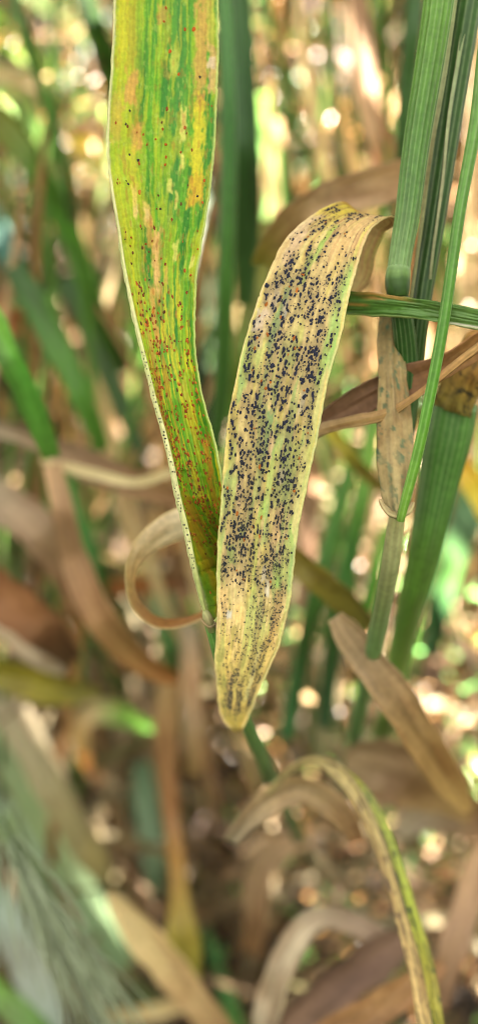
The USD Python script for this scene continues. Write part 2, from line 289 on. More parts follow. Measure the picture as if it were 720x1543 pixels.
put('added_canopy', blades(base, d, ln, rng.uniform(.009, .016, N), dr, pick(GREENS, N)), GREEN,
    label='unseen green crop leaves added overhead and around to shade the plants', cat='added shade canopy', kind='stuff')

# ------------------------------------------------------------------ single stalks and leaves behind the two sharp ones
PK, TAN, CRM, BRN, DBR, GRY = (200, 160, 125), (190, 155, 105), (215, 190, 145), (150, 110, 75), (105, 78, 58), (165, 148, 128)
GRN, DGN, LGN, BLG, OLV, YEL = (90, 138, 50), (56, 90, 36), (130, 175, 66), (104, 142, 98), (140, 130, 45), (205, 185, 60)
L = leaf
# upper left
stalk('bent_stalk', 'thin dark green stalk bending through the top left corner', 'stalk', STEM, [(8, -60, .24), (30, 25, .24), (62, 130, .245), (92, 235, .25), (108, 330, .26)], 15, [DGN, GRN, DGN])
L('grass_blade', 'long olive green blade slanting down below the bright top left patch', 'leaf blade', GREEN, [(-30, 150, .26), (35, 225, .26), (95, 330, .265), (140, 450, .27), (185, 560, .28)], [40, 38, 34, 30, 22], [OLV, GRN, GRN, DGN], roll=15)
L('grass_blade', 'dark green blade tucked behind the upper edge of the striped leaf', 'leaf blade', GREEN, [(120, -40, .25), (140, 30, .25), (165, 110, .26), (190, 200, .27)], [30, 30, 28, 24], [DGN, DGN, GRN], roll=10)
L('grass_blade', 'bluish blade entering at the left edge above a brown scrap', 'leaf blade', GREEN, [(-40, 300, .28), (0, 360, .28), (30, 410, .285), (60, 440, .29)], [40, 40, 34, 12], [BLG, (110, 150, 150), BLG], roll=5)
L('brown_scrap', 'orange brown scrap of leaf at the left edge', 'dead leaf', DRY, [(-50, 440, .27), (0, 475, .27), (40, 488, .27), (70, 480, .27)], [50, 46, 34, 8], [(170, 110, 60), (150, 95, 55)], roll=20)
L('grass_blade', 'bright green blade sloping down from the left edge', 'leaf blade', GREEN, [(-40, 440, .21), (10, 530, .21), (45, 605, .212), (78, 690, .215)], [44, 38, 34, 24], [LGN, (95, 160, 60), GRN], roll=10)
L('grass_blade', 'mid green blade beside the bright sloping one', 'leaf blade', GREEN, [(20, 400, .25), (70, 490, .25), (115, 580, .25), (155, 680, .255)], [34, 38, 36, 22], [DGN, GRN, GRN], roll=-10)
L('grass_blade', 'faint dark blade slanting toward the pale edge of the striped leaf', 'leaf blade', GREEN, [(95, 420, .29), (135, 500, .29), (175, 590, .29), (215, 690, .29)], [34, 32, 30, 20], [DGN, (70, 100, 50), DGN], roll=-15)
L('grass_blade', 'green blade rising behind the hanging brown leaf', 'leaf blade', GREEN, [(85, 690, .27), (115, 770, .27), (140, 850, .27), (165, 940, .28)], [16, 26, 26, 14], [GRN, (80, 140, 65), DGN], roll=5)
L('grass_blade', 'dark bluish leaf blade low behind the curled dry leaf', 'leaf blade', GREEN, [(225, 850, .30), (250, 930, .30), (262, 1030, .31)], [28, 34, 26], [DGN, BLG, DGN], roll=0)
L('sunlit_leaf', 'cream sunlit strip of leaf level in the bright top left patch', 'dead leaf', DRY, [(-60, 108, .31), (0, 112, .31), (50, 122, .31), (90, 140, .31)], [30, 30, 26, 8], [(245, 225, 180), (248, 230, 185), CRM], roll=15)
L('sunlit_leaf', 'pale green sunlit blade under the cream strip at top left', 'leaf blade', GREEN, [(-40, 90, .32), (10, 140, .32), (45, 190, .32), (75, 250, .32), (95, 300, .32)], [50, 52, 46, 34, 12], [(170, 205, 110), (180, 215, 125), (160, 195, 110), GRN], roll=10)
L('sunlit_leaf', 'yellow sunlit scrap just left of the striped leaf', 'dead leaf', GREEN, [(100, 205, .32), (130, 225, .32), (155, 245, .32), (185, 270, .32)], [8, 34, 36, 12], [(225, 205, 90), (220, 200, 80), YEL], roll=5)
L('sunlit_leaf', 'light green blade tip above the cream strip in the corner', 'leaf blade', GREEN, [(-50, 20, .33), (0, 45, .33), (40, 75, .33), (80, 110, .33)], [40, 44, 36, 10], [(165, 200, 90), (185, 210, 100), LGN], roll=-10)
# withered leaves, left
L('withered_leaf', 'long dull brown leaf lying across from the left toward the striped leaf', 'dead leaf', DRY, [(-30, 640, .24), (60, 668, .24), (130, 700, .235), (200, 728, .23), (270, 752, .23)], [22, 30, 44, 40, 28], [GRY, (150, 120, 95), (165, 130, 100), BRN], roll=15)
L('straw_strip', 'thin cream strip pointing at the pale edge of the striped leaf', 'straw', DRY, [(60, 694, .232), (110, 706, .23), (170, 722, .226), (205, 727, .224), (240, 718, .222), (290, 706, .222)], [6, 14, 14, 12, 12, 12], [CRM, (235, 215, 170), CRM], roll=10, contrast=.5)
L('withered_leaf', 'pale brown leaf hanging and bending right into a brown tip', 'dead leaf', DRY, [(78, 700, .23), (92, 760, .23), (115, 850, .235), (150, 930, .235), (200, 990, .24), (268, 1025, .245)], [26, 30, 38, 44, 38, 16], [PK, (185, 145, 115), (180, 135, 100), (165, 125, 80), (150, 95, 45)], roll=12, n=80)
L('withered_leaf', 'wide pale leaf bending over at the left edge', 'dead leaf', DRY, [(-40, 740, .25), (15, 765, .25), (60, 800, .25), (95, 850, .255), (125, 920, .26)], [60, 62, 60, 52, 30], [GRY, (180, 150, 125), (170, 135, 105), BRN], roll=-15)
L('withered_leaf', 'broad rusty brown leaf drooping at the left edge', 'dead leaf', DRY, [(-50, 870, .24), (10, 905, .24), (60, 945, .24), (110, 1000, .25)], [70, 72, 62, 26], [(165, 115, 80), (150, 100, 65), DBR], roll=15)
L('withered_leaf', 'whitish strip under the broad rusty leaf', 'dead leaf', DRY, [(-40, 905, .255), (20, 950, .255), (60, 985, .255), (100, 1010, .26)], [44, 46, 40, 16], [(205, 180, 150), (190, 165, 140), GRY], roll=-5)
L('brown_scrap', 'rust brown band crossing behind the curled dry leaf', 'dead leaf', DRY, [(130, 888, .28), (190, 885, .28), (240, 880, .28), (300, 886, .28)], [24, 28, 26, 18], [(150, 95, 50), (160, 100, 50), DBR], roll=15)
L('withered_leaf', 'olive yellow leaf lying flat at the lower left edge', 'dead leaf', GREEN, [(-40, 1010, .27), (30, 1025, .27), (90, 1040, .27), (150, 1042, .27)], [40, 46, 42, 14], [OLV, (165, 150, 50), (130, 120, 45)], roll=20)
L('withered_leaf', 'small arched leaf turning from green to cream', 'dead leaf', GREEN, [(232, 1098, .30), (195, 1085, .30), (155, 1072, .30), (125, 1085, .30), (122, 1125, .30), (140, 1165, .305), (185, 1195, .31)], [10, 26, 34, 32, 26, 22, 16], [GRN, LGN, CRM, (215, 180, 120), PK, GRY], roll=0, n=80)
L('straw_leaf', 'narrow tan leaf hanging below the base of the striped leaf', 'dead leaf', DRY, [(284, 940, .27), (287, 1010, .27), (290, 1090, .27), (292, 1170, .275)], [26, 30, 28, 20], [GRY, PK, (175, 145, 115), TAN], roll=5)
L('straw_leaf', 'long brown leaf hanging to a yellow green tip at the bottom', 'dead leaf', GREEN, [(258, 1020, .27), (250, 1100, .27), (258, 1220, .27), (268, 1320, .265), (276, 1420, .26), (290, 1500, .26)], [28, 32, 28, 26, 46, 18], [TAN, (175, 130, 85), (165, 115, 75), (175, 130, 60), (180, 160, 70), (150, 150, 60)], roll=8, n=80)
# lower left bluish blades
L('pale_leaf', 'grey beige leaf sloping at the lower left edge', 'dead leaf', DRY, [(-20, 1030, .29), (30, 1095, .29), (75, 1180, .29), (125, 1270, .295), (160, 1330, .30)], [46, 52, 50, 46, 20], [GRY, (185, 170, 140), (180, 165, 125), (140, 130, 90)], roll=10)
for i, (pp, ww, cc, ll) in enumerate([
    ([(-30, 1080, .30), (40, 1190, .30), (110, 1320, .30), (190, 1460, .30)], [40, 46, 46, 26], [(178, 190, 155), (155, 178, 130), (150, 172, 132), (130, 155, 115)], 'green blade sloping under the grey beige leaf'),
    ([(-30, 1190, .31), (50, 1290, .31), (120, 1400, .31), (180, 1490, .31)], [36, 42, 42, 20], [(185, 200, 172), (165, 188, 160), (110, 140, 95)], 'bluish green blade below the sloping green one'),
    ([(20, 1110, .33), (80, 1210, .33), (140, 1320, .33), (200, 1420, .33)], [30, 34, 34, 16], [(90, 118, 72), (112, 138, 96), DGN], 'dark blade between the sloping bluish blades'),
    ([(-20, 1350, .29), (20, 1410, .29), (55, 1490, .29), (80, 1590, .29)], [48, 54, 50, 40], [(175, 195, 185), (195, 200, 195), (170, 185, 180)], 'whitish blue blade in the bottom left corner'),
    ([(-30, 1480, .27), (20, 1520, .27), (70, 1570, .27)], [36, 40, 36], [LGN, (140, 175, 110), GRN], 'light green blade crossing the bottom left corner'),
    ([(60, 1340, .32), (110, 1430, .32), (150, 1520, .32), (175, 1590, .32)], [28, 34, 34, 30], [(110, 130, 120), (150, 165, 155), (120, 140, 125)], 'thin grey green blade near the bottom left corner'),
    ([(0, 1230, .33), (14, 1300, .33), (16, 1380, .33), (8, 1450, .33)], [26, 32, 30, 20], [GRY, (170, 160, 125), GRY], 'short straw coloured blade standing at the left edge'),
    ([(212, 1150, .33), (222, 1220, .33), (230, 1290, .33), (236, 1350, .335)], [26, 34, 34, 14], [(135, 168, 138), (165, 192, 165), (140, 168, 138)], 'pale bluish blade hanging left of the long brown leaf'),
    ([(120, 1430, .31), (180, 1470, .31), (240, 1530, .31)], [20, 26, 24], [OLV, (120, 120, 80), DGN], 'dull olive blade under the cream leaf at the bottom')]):
    L('grass_blade', ll, 'leaf blade', GREEN, pp, ww, cc, roll=(12, -14, 5, -8)[i % 4], contrast=.7)
L('cream_leaf', 'cream dry leaf slanting out of the bottom edge', 'dead leaf', DRY, [(165, 1345, .25), (200, 1395, .25), (245, 1450, .25), (290, 1505, .25), (350, 1580, .25)], [10, 46, 52, 46, 40], [CRM, (225, 195, 145), (205, 170, 125), BRN], roll=10)
L('straw_strip', 'cream straw lying along the bottom edge', 'straw', DRY, [(160, 1530, .29), (210, 1530, .29), (260, 1518, .29), (300, 1505, .29)], [18, 24, 22, 12], [TAN, CRM, TAN], roll=15)
stalk('green_shoot', 'slim green shoot at the bottom edge', 'stalk', STEM, [(308, 1400, .31), (325, 1450, .31), (345, 1510, .31), (365, 1580, .31)], [14, 20, 22, 22], [DGN, (70, 130, 70), GRN])
def bearded_ear():
    t = thing('bearded_ear', 'blurred grey green ear with a brush of fine bristles in the bottom left corner', 'cereal ear', P(60, 1330, .225))
    r = np.random.default_rng(3); ker, awn = [], []
    for k in range(26):
        f = k / 25; c = np.array([5 + 80 * f, 1230 + 150 * f]); side = (-1) ** k
        ker.append(tube_geo([(c[0] + side * 5, c[1] - 12, .225), (c[0] + side * 12, c[1] + 6, .2245), (c[0] + side * 10, c[1] + 26, .225)], [3, 13, 3], [(130, 155, 110), (165, 175, 130)], n=8, k=8, seed=k))
        for q in range(4):
            e = c + np.array([r.normal(70 + 40 * f, 30), r.uniform(150, 260)]); m_ = (c + e) / 2 + r.normal(0, 7, 2)
            awn.append(tube_geo([(c[0] + side * 10, c[1] + 20, .225), (*m_, .223 + r.normal(0, .004)), (*e, .222 + r.normal(0, .006))], [4.5, 4, 1.5], [(165, 178, 148), (190, 198, 170)], n=10, k=5, seed=k + q))
    put('grain', join(ker), GREEN, t, kind='stuff'); put('bristle', join(awn), DRY, t, kind='stuff')
bearded_ear()
# upper middle
stalk('green_stalk', 'tall blue green stalk close behind the right edge of the striped leaf', 'stalk', STEM, [(332, -60, .215), (342, 80, .215), (345, 250, .217), (340, 420, .22), (335, 560, .225), (322, 680, .23)], [24, 24, 26, 26, 24, 20], [(86, 132, 66), (66, 115, 52), (74, 120, 46), DGN])
L('tall_blade', 'broad dark green blade standing between the striped leaf and the spotted leaf', 'leaf blade', GREEN, [(352, -60, .23), (362, 60, .23), (368, 200, .23), (372, 330, .235), (368, 460, .24)], [34, 36, 38, 34, 24], [(76, 112, 58), (56, 96, 44), (52, 88, 38), DGN], roll=20)
L('tall_blade', 'olive green blade low behind the spotted leaf', 'leaf blade', GREEN, [(398, 330, .25), (390, 420, .25), (372, 520, .25), (350, 640, .255)], [20, 40, 40, 26], [OLV, (120, 130, 45), GRN], roll=10)
L('drooping_leaf', 'pinkish dry leaf drooping from the top toward the thick stalks', 'dead leaf', DRY, [(532, -60, .255), (545, 60, .255), (552, 130, .255), (566, 200, .257), (585, 255, .26), (600, 290, .26)], [26, 30, 34, 28, 26, 22], [(175, 130, 100), (205, 165, 135), (215, 175, 140), PK], roll=10)
L('arched_leaf', 'blurred pale brown leaf arching just behind the bend of the spotted leaf', 'dead leaf', DRY, [(640, 250, .215), (590, 272, .212), (530, 290, .21), (470, 315, .21), (430, 345, .212), (395, 400, .215)], [40, 52, 56, 50, 44, 30], [(185, 140, 95), (195, 155, 120), (190, 155, 125), (175, 140, 95), OLV], roll=-20, n=70)
stalk('green_stalk', 'dark green stalk at the top just left of the ribbed stalk', 'stalk', STEM, [(628, -60, .22), (622, 30, .22), (614, 120, .222), (606, 230, .225), (600, 330, .23)], [26, 26, 24, 22, 20], [DGN, (62, 98, 44), DGN])
L('straw_leaf', 'upright tan straw leaf in the gap above the bend of the spotted leaf', 'dead leaf', DRY, [(412, 180, .30), (418, 250, .30), (420, 320, .30), (425, 400, .305)], [20, 26, 24, 14], [TAN, PK, BRN], roll=10)
L('grass_blade', 'pale green blade end in the gap above the spotted leaf', 'leaf blade', GREEN, [(396, 140, .32), (398, 230, .32), (396, 300, .32), (392, 350, .32)], [24, 30, 26, 10], [LGN, (120, 180, 95), GRN], roll=10)
# right middle
L('olive_leaf', 'olive leaf slanting from behind the spotted leaf to the lower right', 'dead leaf', GREEN, [(425, 830, .215), (470, 868, .215), (515, 905, .217), (560, 945, .22)], [34, 38, 36, 18], [(135, 115, 45), (140, 125, 50), (110, 100, 45)], roll=10)
L('yellowing_blade', 'thin olive yellow blade slanting below the twisted dry leaf', 'leaf blade', GREEN, [(490, 640, .23), (520, 680, .23), (552, 715, .232), (590, 745, .235)], [14, 20, 18, 8], [YEL, OLV, (130, 110, 50)], roll=5)
stalk('jointed_stalk', 'green stalk with a bright joint standing right of the spotted leaf', 'stalk', STEM, [(572, 560, .24), (560, 650, .24), (545, 750, .24), (525, 850, .245), (505, 960, .25), (490, 1090, .26)], [20, 22, 26, 26, 26, 24], [(80, 130, 60), LGN, (80, 135, 65), DGN, (70, 110, 75)])
stalk('jointed_stalk', 'slanting green stalk nearest the lower part of the spotted leaf', 'stalk', STEM, [(535, 680, .25), (510, 770, .25), (480, 880, .25), (455, 990, .255), (432, 1110, .26)], [20, 24, 26, 26, 22], [GRN, (85, 135, 55), DGN, (70, 125, 75)])
stalk('green_stalk', 'short bright green stalk piece in front of the pale withered stalk', 'stalk', STEM, [(582, 790, .25), (568, 850, .25), (552, 920, .255), (540, 980, .26)], [16, 18, 20, 16], [LGN, (110, 190, 70), GRN])
L('dusky_leaf', 'dusky brown leaf slanting down the right side', 'dead leaf', DRY, [(505, 930, .198), (545, 985, .198), (600, 1060, .2), (645, 1130, .205), (680, 1185, .215), (705, 1225, .22)], [24, 48, 52, 50, 40, 12], [(180, 150, 118), (165, 136, 108), (175, 140, 102), (195, 155, 105), (210, 172, 115)], roll=12, n=80)
L('dusky_leaf', 'broad purplish brown leaf lying level under the slanting dusky one', 'dead leaf', DRY, [(520, 1150, .235), (570, 1155, .235), (620, 1175, .235), (670, 1200, .24), (720, 1230, .245)], [30, 84, 90, 60, 40], [(155, 128, 100), (148, 118, 92), (155, 122, 85), (175, 140, 95)], roll=25)
L('dusky_leaf', 'dull brown leaf at the right edge below the level purplish one', 'dead leaf', DRY, [(600, 1260, .26), (640, 1230, .26), (690, 1230, .26), (750, 1250, .26)], [20, 50, 60, 50], [GRY, (140, 115, 90), BRN], roll=20)
L('yellow_leaf', 'bright yellow leaf tip at the right edge', 'dead leaf', GREEN, [(682, 680, .24), (705, 715, .24), (730, 755, .24), (760, 800, .24)], [6, 32, 40, 36], [(225, 150, 60), (240, 215, 70), (225, 190, 60)], roll=5, contrast=.5)
L('tall_blade', 'dark blue green blade at the right edge behind the broad sheath', 'leaf blade', GREEN, [(720, 740, .27), (690, 820, .27), (665, 900, .27), (650, 990, .28)], [50, 44, 40, 24], [BLG, DGN, (60, 100, 75)], roll=10)
# arch, lower right
def arch_leaf():
    t = thing('arching_leaf', 'long folded leaf arching to the bottom edge, half tan and half green', 'dead leaf', P(560, 1230, .178))
    path = [(x_, y_, d_ + .02) for x_, y_, d_ in [(402, 1200, .190), (436, 1163, .187), (472, 1146, .184), (512, 1162, .181), (553, 1215, .178), (585, 1290, .175), (612, 1380, .172), (634, 1460, .17), (650, 1550, .168), (662, 1600, .168)]]
    off = np.array([0, 0, 0, 3, 7, 8, 9, 9, 9, 9.])
    left = [(a - o, b + o * .3, d) for (a, b, d), o in zip(path, off)]; right = [(a + o, b - o * .3, d + .0007) for (a, b, d), o in zip(path, off)]
    L('blade', None, None, DRY, left, [4, 9, 14, 19, 19, 18, 18, 20, 20, 20], [(190, 172, 125), (210, 186, 132), (208, 182, 130), (205, 176, 122), (215, 182, 126), (228, 196, 135)], roll=28, n=110, cup=.08, parent=t, blotch=(120, 95, 80))
    L('green_half', 'green and yellow half of the folded blade', None, GREEN, right, [2, 3, 5, 11, 17, 19, 20, 20, 20, 20], [(170, 160, 100), (175, 165, 80), (170, 178, 75), (178, 185, 70), (190, 178, 80), (178, 168, 80)], roll=-30, n=110, cup=.08, parent=t, blotch=(75, 85, 55))
arch_leaf()
L('withered_leaf', 'grey brown leaf bending over and pointing down at the bottom', 'dead leaf', DRY, [(585, 1420, .23), (530, 1392, .23), (480, 1385, .228), (440, 1425, .226), (415, 1480, .225), (395, 1560, .225)], [30, 34, 30, 36, 40, 30], [(150, 125, 105), (165, 140, 120), (200, 180, 155), (190, 170, 145), GRY], roll=[30, 25, 10, 10, 15, 20], n=80)
L('withered_leaf', 'tan leaf folded down beside the dark soil gap', 'dead leaf', DRY, [(470, 1265, .28), (430, 1275, .28), (400, 1300, .28), (385, 1360, .28), (375, 1440, .285)], [26, 36, 40, 36, 28], [PK, (160, 130, 100), (165, 130, 100), BRN], roll=10)
L('withered_leaf', 'beige leaf bending behind the top of the arching leaf', 'dead leaf', DRY, [(345, 1270, .212), (395, 1215, .21), (450, 1190, .21), (500, 1215, .21), (540, 1270, .212)], [18, 34, 40, 38, 16], [GRY, (185, 155, 120), (175, 145, 110), BRN], roll=20)
L('dusky_leaf', 'dark purplish brown leaf slanting up from the bottom edge', 'dead leaf', DRY, [(430, 1570, .225), (490, 1510, .225), (550, 1460, .227), (620, 1415, .23)], [54, 60, 60, 30], [(130, 100, 85), (120, 90, 78), (125, 95, 80)], roll=15)
L('dusky_leaf', 'chestnut leaf along the bottom edge right of the arching leaf root', 'dead leaf', DRY, [(480, 1575, .215), (550, 1530, .215), (610, 1495, .217), (670, 1455, .22)], [44, 48, 44, 16], [(150, 108, 76), (162, 120, 82), (150, 108, 76)], roll=20)
L('dusky_leaf', 'pinkish brown leaf standing at the lower right edge', 'dead leaf', DRY, [(655, 1520, .235), (680, 1440, .235), (705, 1360, .237), (735, 1270, .24)], [36, 42, 42, 36], [(150, 115, 90), (165, 130, 105), PK], roll=10)
L('straw_leaf', 'upright pale straw leaf beside the slanting green stalk', 'dead leaf', DRY, [(500, 920, .29), (498, 1000, .29), (490, 1080, .29), (480, 1150, .29)], [20, 34, 30, 14], [GRY, (150, 135, 105), (120, 120, 80)], roll=5)
L('straw_leaf', 'brown upright leaf half hidden by the edge of the spotted leaf', 'dead leaf', DRY, [(470, 690, .29), (462, 760, .29), (460, 830, .29), (455, 930, .29)], [30, 34, 30, 20], [BRN, (160, 125, 100), (150, 110, 90)], roll=5)

# thin stalks and strips that nothing tells apart, standing blurred behind the sharp leaves
r_ = np.random.default_rng(44)
for k in range(76):
    side = k % 2; green = (k // 2) % 2 == 0
    x0 = r_.uniform(-20, 330) if side == 0 else r_.uniform(350, 730); y0 = r_.uniform(-60, 760); ln_ = r_.uniform(380, 900); lean = r_.normal(0, .16 if green else .3); d0 = r_.uniform(.245, .36)
    pts_ = [(x0, y0, d0), (x0 + lean * ln_ * .4 + r_.normal(0, 14), y0 + ln_ * .4, d0 + .01), (x0 + lean * ln_ * .75, y0 + ln_ * .75, d0 + .02), (x0 + lean * ln_ * 1.05 + r_.normal(0, 20), y0 + ln_, d0 + .04)]
    where_ = 'left of the spotted leaf' if side == 0 else 'right of the spotted leaf'
    if green: stalk('thin_stalk', f'thin green stalk blurred in the thicket {where_}', 'stalk', STEM, pts_, r_.uniform(7, 14), [DGN, GRN, (100, 140, 62), DGN][k % 3:], group=f'thin green stalks {where_}', n=20, k=8, seed=k)
    else: L('straw_leaf', f'thin straw coloured leaf blurred in the thicket {where_}', 'dead leaf', DRY, pts_, [5, r_.uniform(9, 20), r_.uniform(8, 18), 4], [[PK, CRM, TAN], [TAN, BRN, PK], [CRM, (225, 200, 155), TAN], [BRN, (165, 120, 75), DBR]][(k // 4) % 4], roll=r_.uniform(-40, 40), seed=k, n=26, m=5, group=f'thin straw leaves {where_}')

# ------------------------------------------------------------------ the curled dry leaf at left of centre
def curled_leaf():
    t = thing('curled_leaf', 'curled pale dry leaf looping left of the base of the striped leaf', 'dead leaf', P(240, 850, 0.1830))
    R = [  # outer edge, inner edge
        ((300, 757, 0.1820), (300, 812, 0.1840)), ((275, 762, 0.1815), (278, 813, 0.1840)), ((245, 775, 0.1810), (255, 822, 0.1840)), ((218, 797, 0.1805), (234, 833, 0.1840)), ((200, 822, 0.1802), (216, 848, 0.1845)),
        ((191, 850, 0.1804), (203, 866, 0.1855)), ((190, 880, 0.1810), (199, 884, 0.1870)), ((196, 910, 0.1820), (205, 904, 0.1885)), ((212, 932, 0.1835), (222, 922, 0.1900)), ((240, 947, 0.1850), (247, 935, 0.1910)),
        ((270, 946, 0.1860), (272, 935, 0.1915)), ((296, 938, 0.1865), (296, 930, 0.1915)), ((318, 930, 0.1870), (316, 924, 0.1915))]
    a = spline([p[0] for p in R], 90); b = spline([p[1] for p in R], 90); m = 13; s = np.linspace(0, 1, m)
    Q = a[:, None] + (b - a)[:, None] * s[None, :, None]; G = P(Q[..., 0], Q[..., 1], Q[..., 2])
    N = gridnormals(G); G = G + N * (0.0009 * (s - s * s) * 4)[None, :, None] + N * ((meshkit.fbm(np.stack(np.broadcast_arrays(s[None] * 9, np.linspace(0, 5, 90)[:, None], 0.3), -1), 3) - .5) * .0006)[..., None]
    C = leaf_colours(90, m, [(235, 215, 188), (235, 212, 182), (222, 192, 155), (200, 160, 105), (165, 115, 60), (150, 100, 50), (150, 105, 55)], 5, .5)
    C[:, :1] = lin((225, 195, 140), ALB)
    put('blade', slab(G, gridnormals(G), C, .0002), DRY, t)
curled_leaf()

# ------------------------------------------------------------------ right: the ribbed stalk, its neighbour and the thin one
def right_stalks():
    t = thing('ribbed_stalk', 'thick ribbed green stalk with a swollen dark joint, sharp at upper right', 'stalk', P(600, 425, .166))
    stalk('culm', None, None, STEM, [(668, -60, .1655), (661, 0, .1655), (641, 130, .166), (624, 240, .166), (611, 340, .166), (602, 395, .166), (600, 415, .166)], [46, 45, 42, 39, 36, 34, 34], [(104, 150, 54), (94, 140, 46), (80, 126, 42), (88, 130, 60), (125, 156, 98)], t, ribs=17, rib=.03, k=102, n=90)
    stalk('joint', None, None, STEM, [(600, 400, .166), (600, 408, .166), (599, 418, .166), (599, 430, .166), (600, 440, .166), (601, 448, .166)], [33, 37, 38, 37, 34, 28], [(135, 165, 110), (120, 152, 84), (66, 98, 36), (52, 82, 28), (62, 92, 36)], t, n=40, k=48)
    stalk('culm', 'darker lower piece of the culm', None, STEM, [(600, 442, .166), (606, 480, .1675), (612, 540, .1715), (606, 640, .175), (598, 760, .178)], [28, 32, 34, 32, 28], [(45, 85, 35), (50, 95, 40), (45, 85, 40), DGN], t, ribs=15, rib=.02, k=60)
    t = thing('dark_stalk', 'dark green stalk with pale sheath edges behind the ribbed stalk', 'stalk', P(640, 440, .172))  # darker green along its whole length than the ribbed stalk
    stalk('culm', None, None, STEM, [(716, -60, .171), (706, 0, .171), (685, 130, .1715), (665, 260, .172), (648, 370, .1725), (634, 460, .173), (624, 545, .175), (612, 640, .177), (600, 760, .18)], [44, 42, 38, 35, 31, 28, 27, 26], [(56, 92, 34), (48, 84, 28), (38, 72, 22), (44, 78, 26), (40, 70, 26)], t, ribs=13, rib=.02, k=78, n=80)
    L('sheath_edge', 'pale papery edge of the sheath', None, DRY, [(718, -40, .1692), (697, 50, .1692), (687, 110, .1693), (676, 180, .1695), (668, 260, .1698), (656, 350, .1702), (648, 420, .171)], [7, 7, 6, 5, 4, 4, 3], [(150, 170, 110), (165, 175, 135), (170, 165, 130), (150, 150, 110)], cup=.1, parent=t, th=.0001, m=5)
    L('sheath_edge', 'pale papery edge of the sheath', None, DRY, [(690, -40, .1694), (676, 60, .1694), (662, 150, .1694), (648, 230, .1696), (638, 310, .170), (626, 400, .1705), (619, 450, .171)], [9, 9, 8, 7, 6, 4, 4], [(165, 175, 120), (185, 185, 140), (165, 160, 115), (150, 150, 105)], cup=.1, parent=t, th=.0001, m=5)
    t = thing('slender_stalk', 'slender smooth green stalk ending in a withered spotted sheath, right of the ribbed stalk', 'stalk', P(600, 770, .163))
    stalk('culm', None, None, STEM, [(742, -40, .157), (731, 80, .157), (716, 190, .1575), (694, 310, .158), (678, 420, .1585), (664, 510, .159), (646, 605, .160), (625, 700, .1615), (607, 768, .163), (603, 785, .1635)], [26, 25, 20, 18, 17.5, 17.5, 17, 16, 14, 12], [(112, 155, 70), (104, 150, 66), (94, 142, 58), (84, 138, 44), (98, 160, 48), (120, 165, 60)], t, ribs=7, rib=.006, k=45, n=90)
    L('sheath', 'withered tan and green spotted sheath', None, DRY, [(592, 470, .172), (590, 540, .1705), (593, 610, .169), (596, 690, .1675), (598, 745, .1665), (598, 776, .166)], [38, 42, 50, 54, 46, 24], [(150, 130, 85), (165, 140, 95), (180, 155, 110), (175, 150, 105), (165, 150, 110)], cup=-.3, m=21, n=110, parent=t, blotch=(95, 125, 95), contrast=1.3)
    L('collar', 'papery bent collar of the sheath', None, DRY, [(574, 752, .1655), (582, 768, .1645), (598, 776, .1638), (614, 770, .1645), (622, 756, .1655)], [4, 7, 9, 8, 4], [(200, 175, 130), (175, 160, 115), (190, 170, 125)], cup=.2, parent=t, m=5)
    stalk('lower_culm', 'pale green lower piece of the stalk', None, STEM, [(599, 772, .168), (595, 800, .1695), (588, 850, .173), (578, 905, .182), (566, 965, .195), (550, 1040, .215), (530, 1140, .25)], [22, 26, 28, 27, 26, 24, 22], [(190, 180, 130), (165, 170, 120), (120, 160, 100), (105, 160, 95), (80, 140, 75)], t, ribs=9, rib=.01, k=36)
right_stalks()
def broad_sheath():
    t = thing('sheathed_stalk', 'broad blurred green sheath with a withered spotted blade at its top, right edge', 'stalk', P(650, 800, 0.1880))
    stalk('sheath', None, None, STEM, [(684, 606, 0.1855), (676, 650, 0.1865), (662, 720, 0.1880), (646, 800, 0.1900), (630, 870, 0.1980), (612, 940, 0.2080), (598, 1010, 0.2210), (580, 1090, 0.2430), (560, 1180, 0.2680)], [70, 72, 62, 52, 44, 38, 34, 30, 26], [(88, 132, 64), (76, 122, 50), (76, 120, 48), (98, 146, 50), (104, 150, 58), (150, 190, 90), (118, 160, 72), DGN], t, ribs=23, rib=.006, k=92)
    L('blade', 'withered yellow brown blade with dark spots', None, DRY, [(680, 616, 0.1825), (690, 590, 0.1810), (706, 558, 0.1795), (730, 520, 0.1790), (765, 470, 0.1790)], [66, 62, 62, 62, 56], [(140, 125, 60), (165, 125, 60), (180, 135, 70), (170, 125, 70)], cup=-.12, m=25, n=60, parent=t, blotch=(45, 45, 40), contrast=1.2)
broad_sheath()
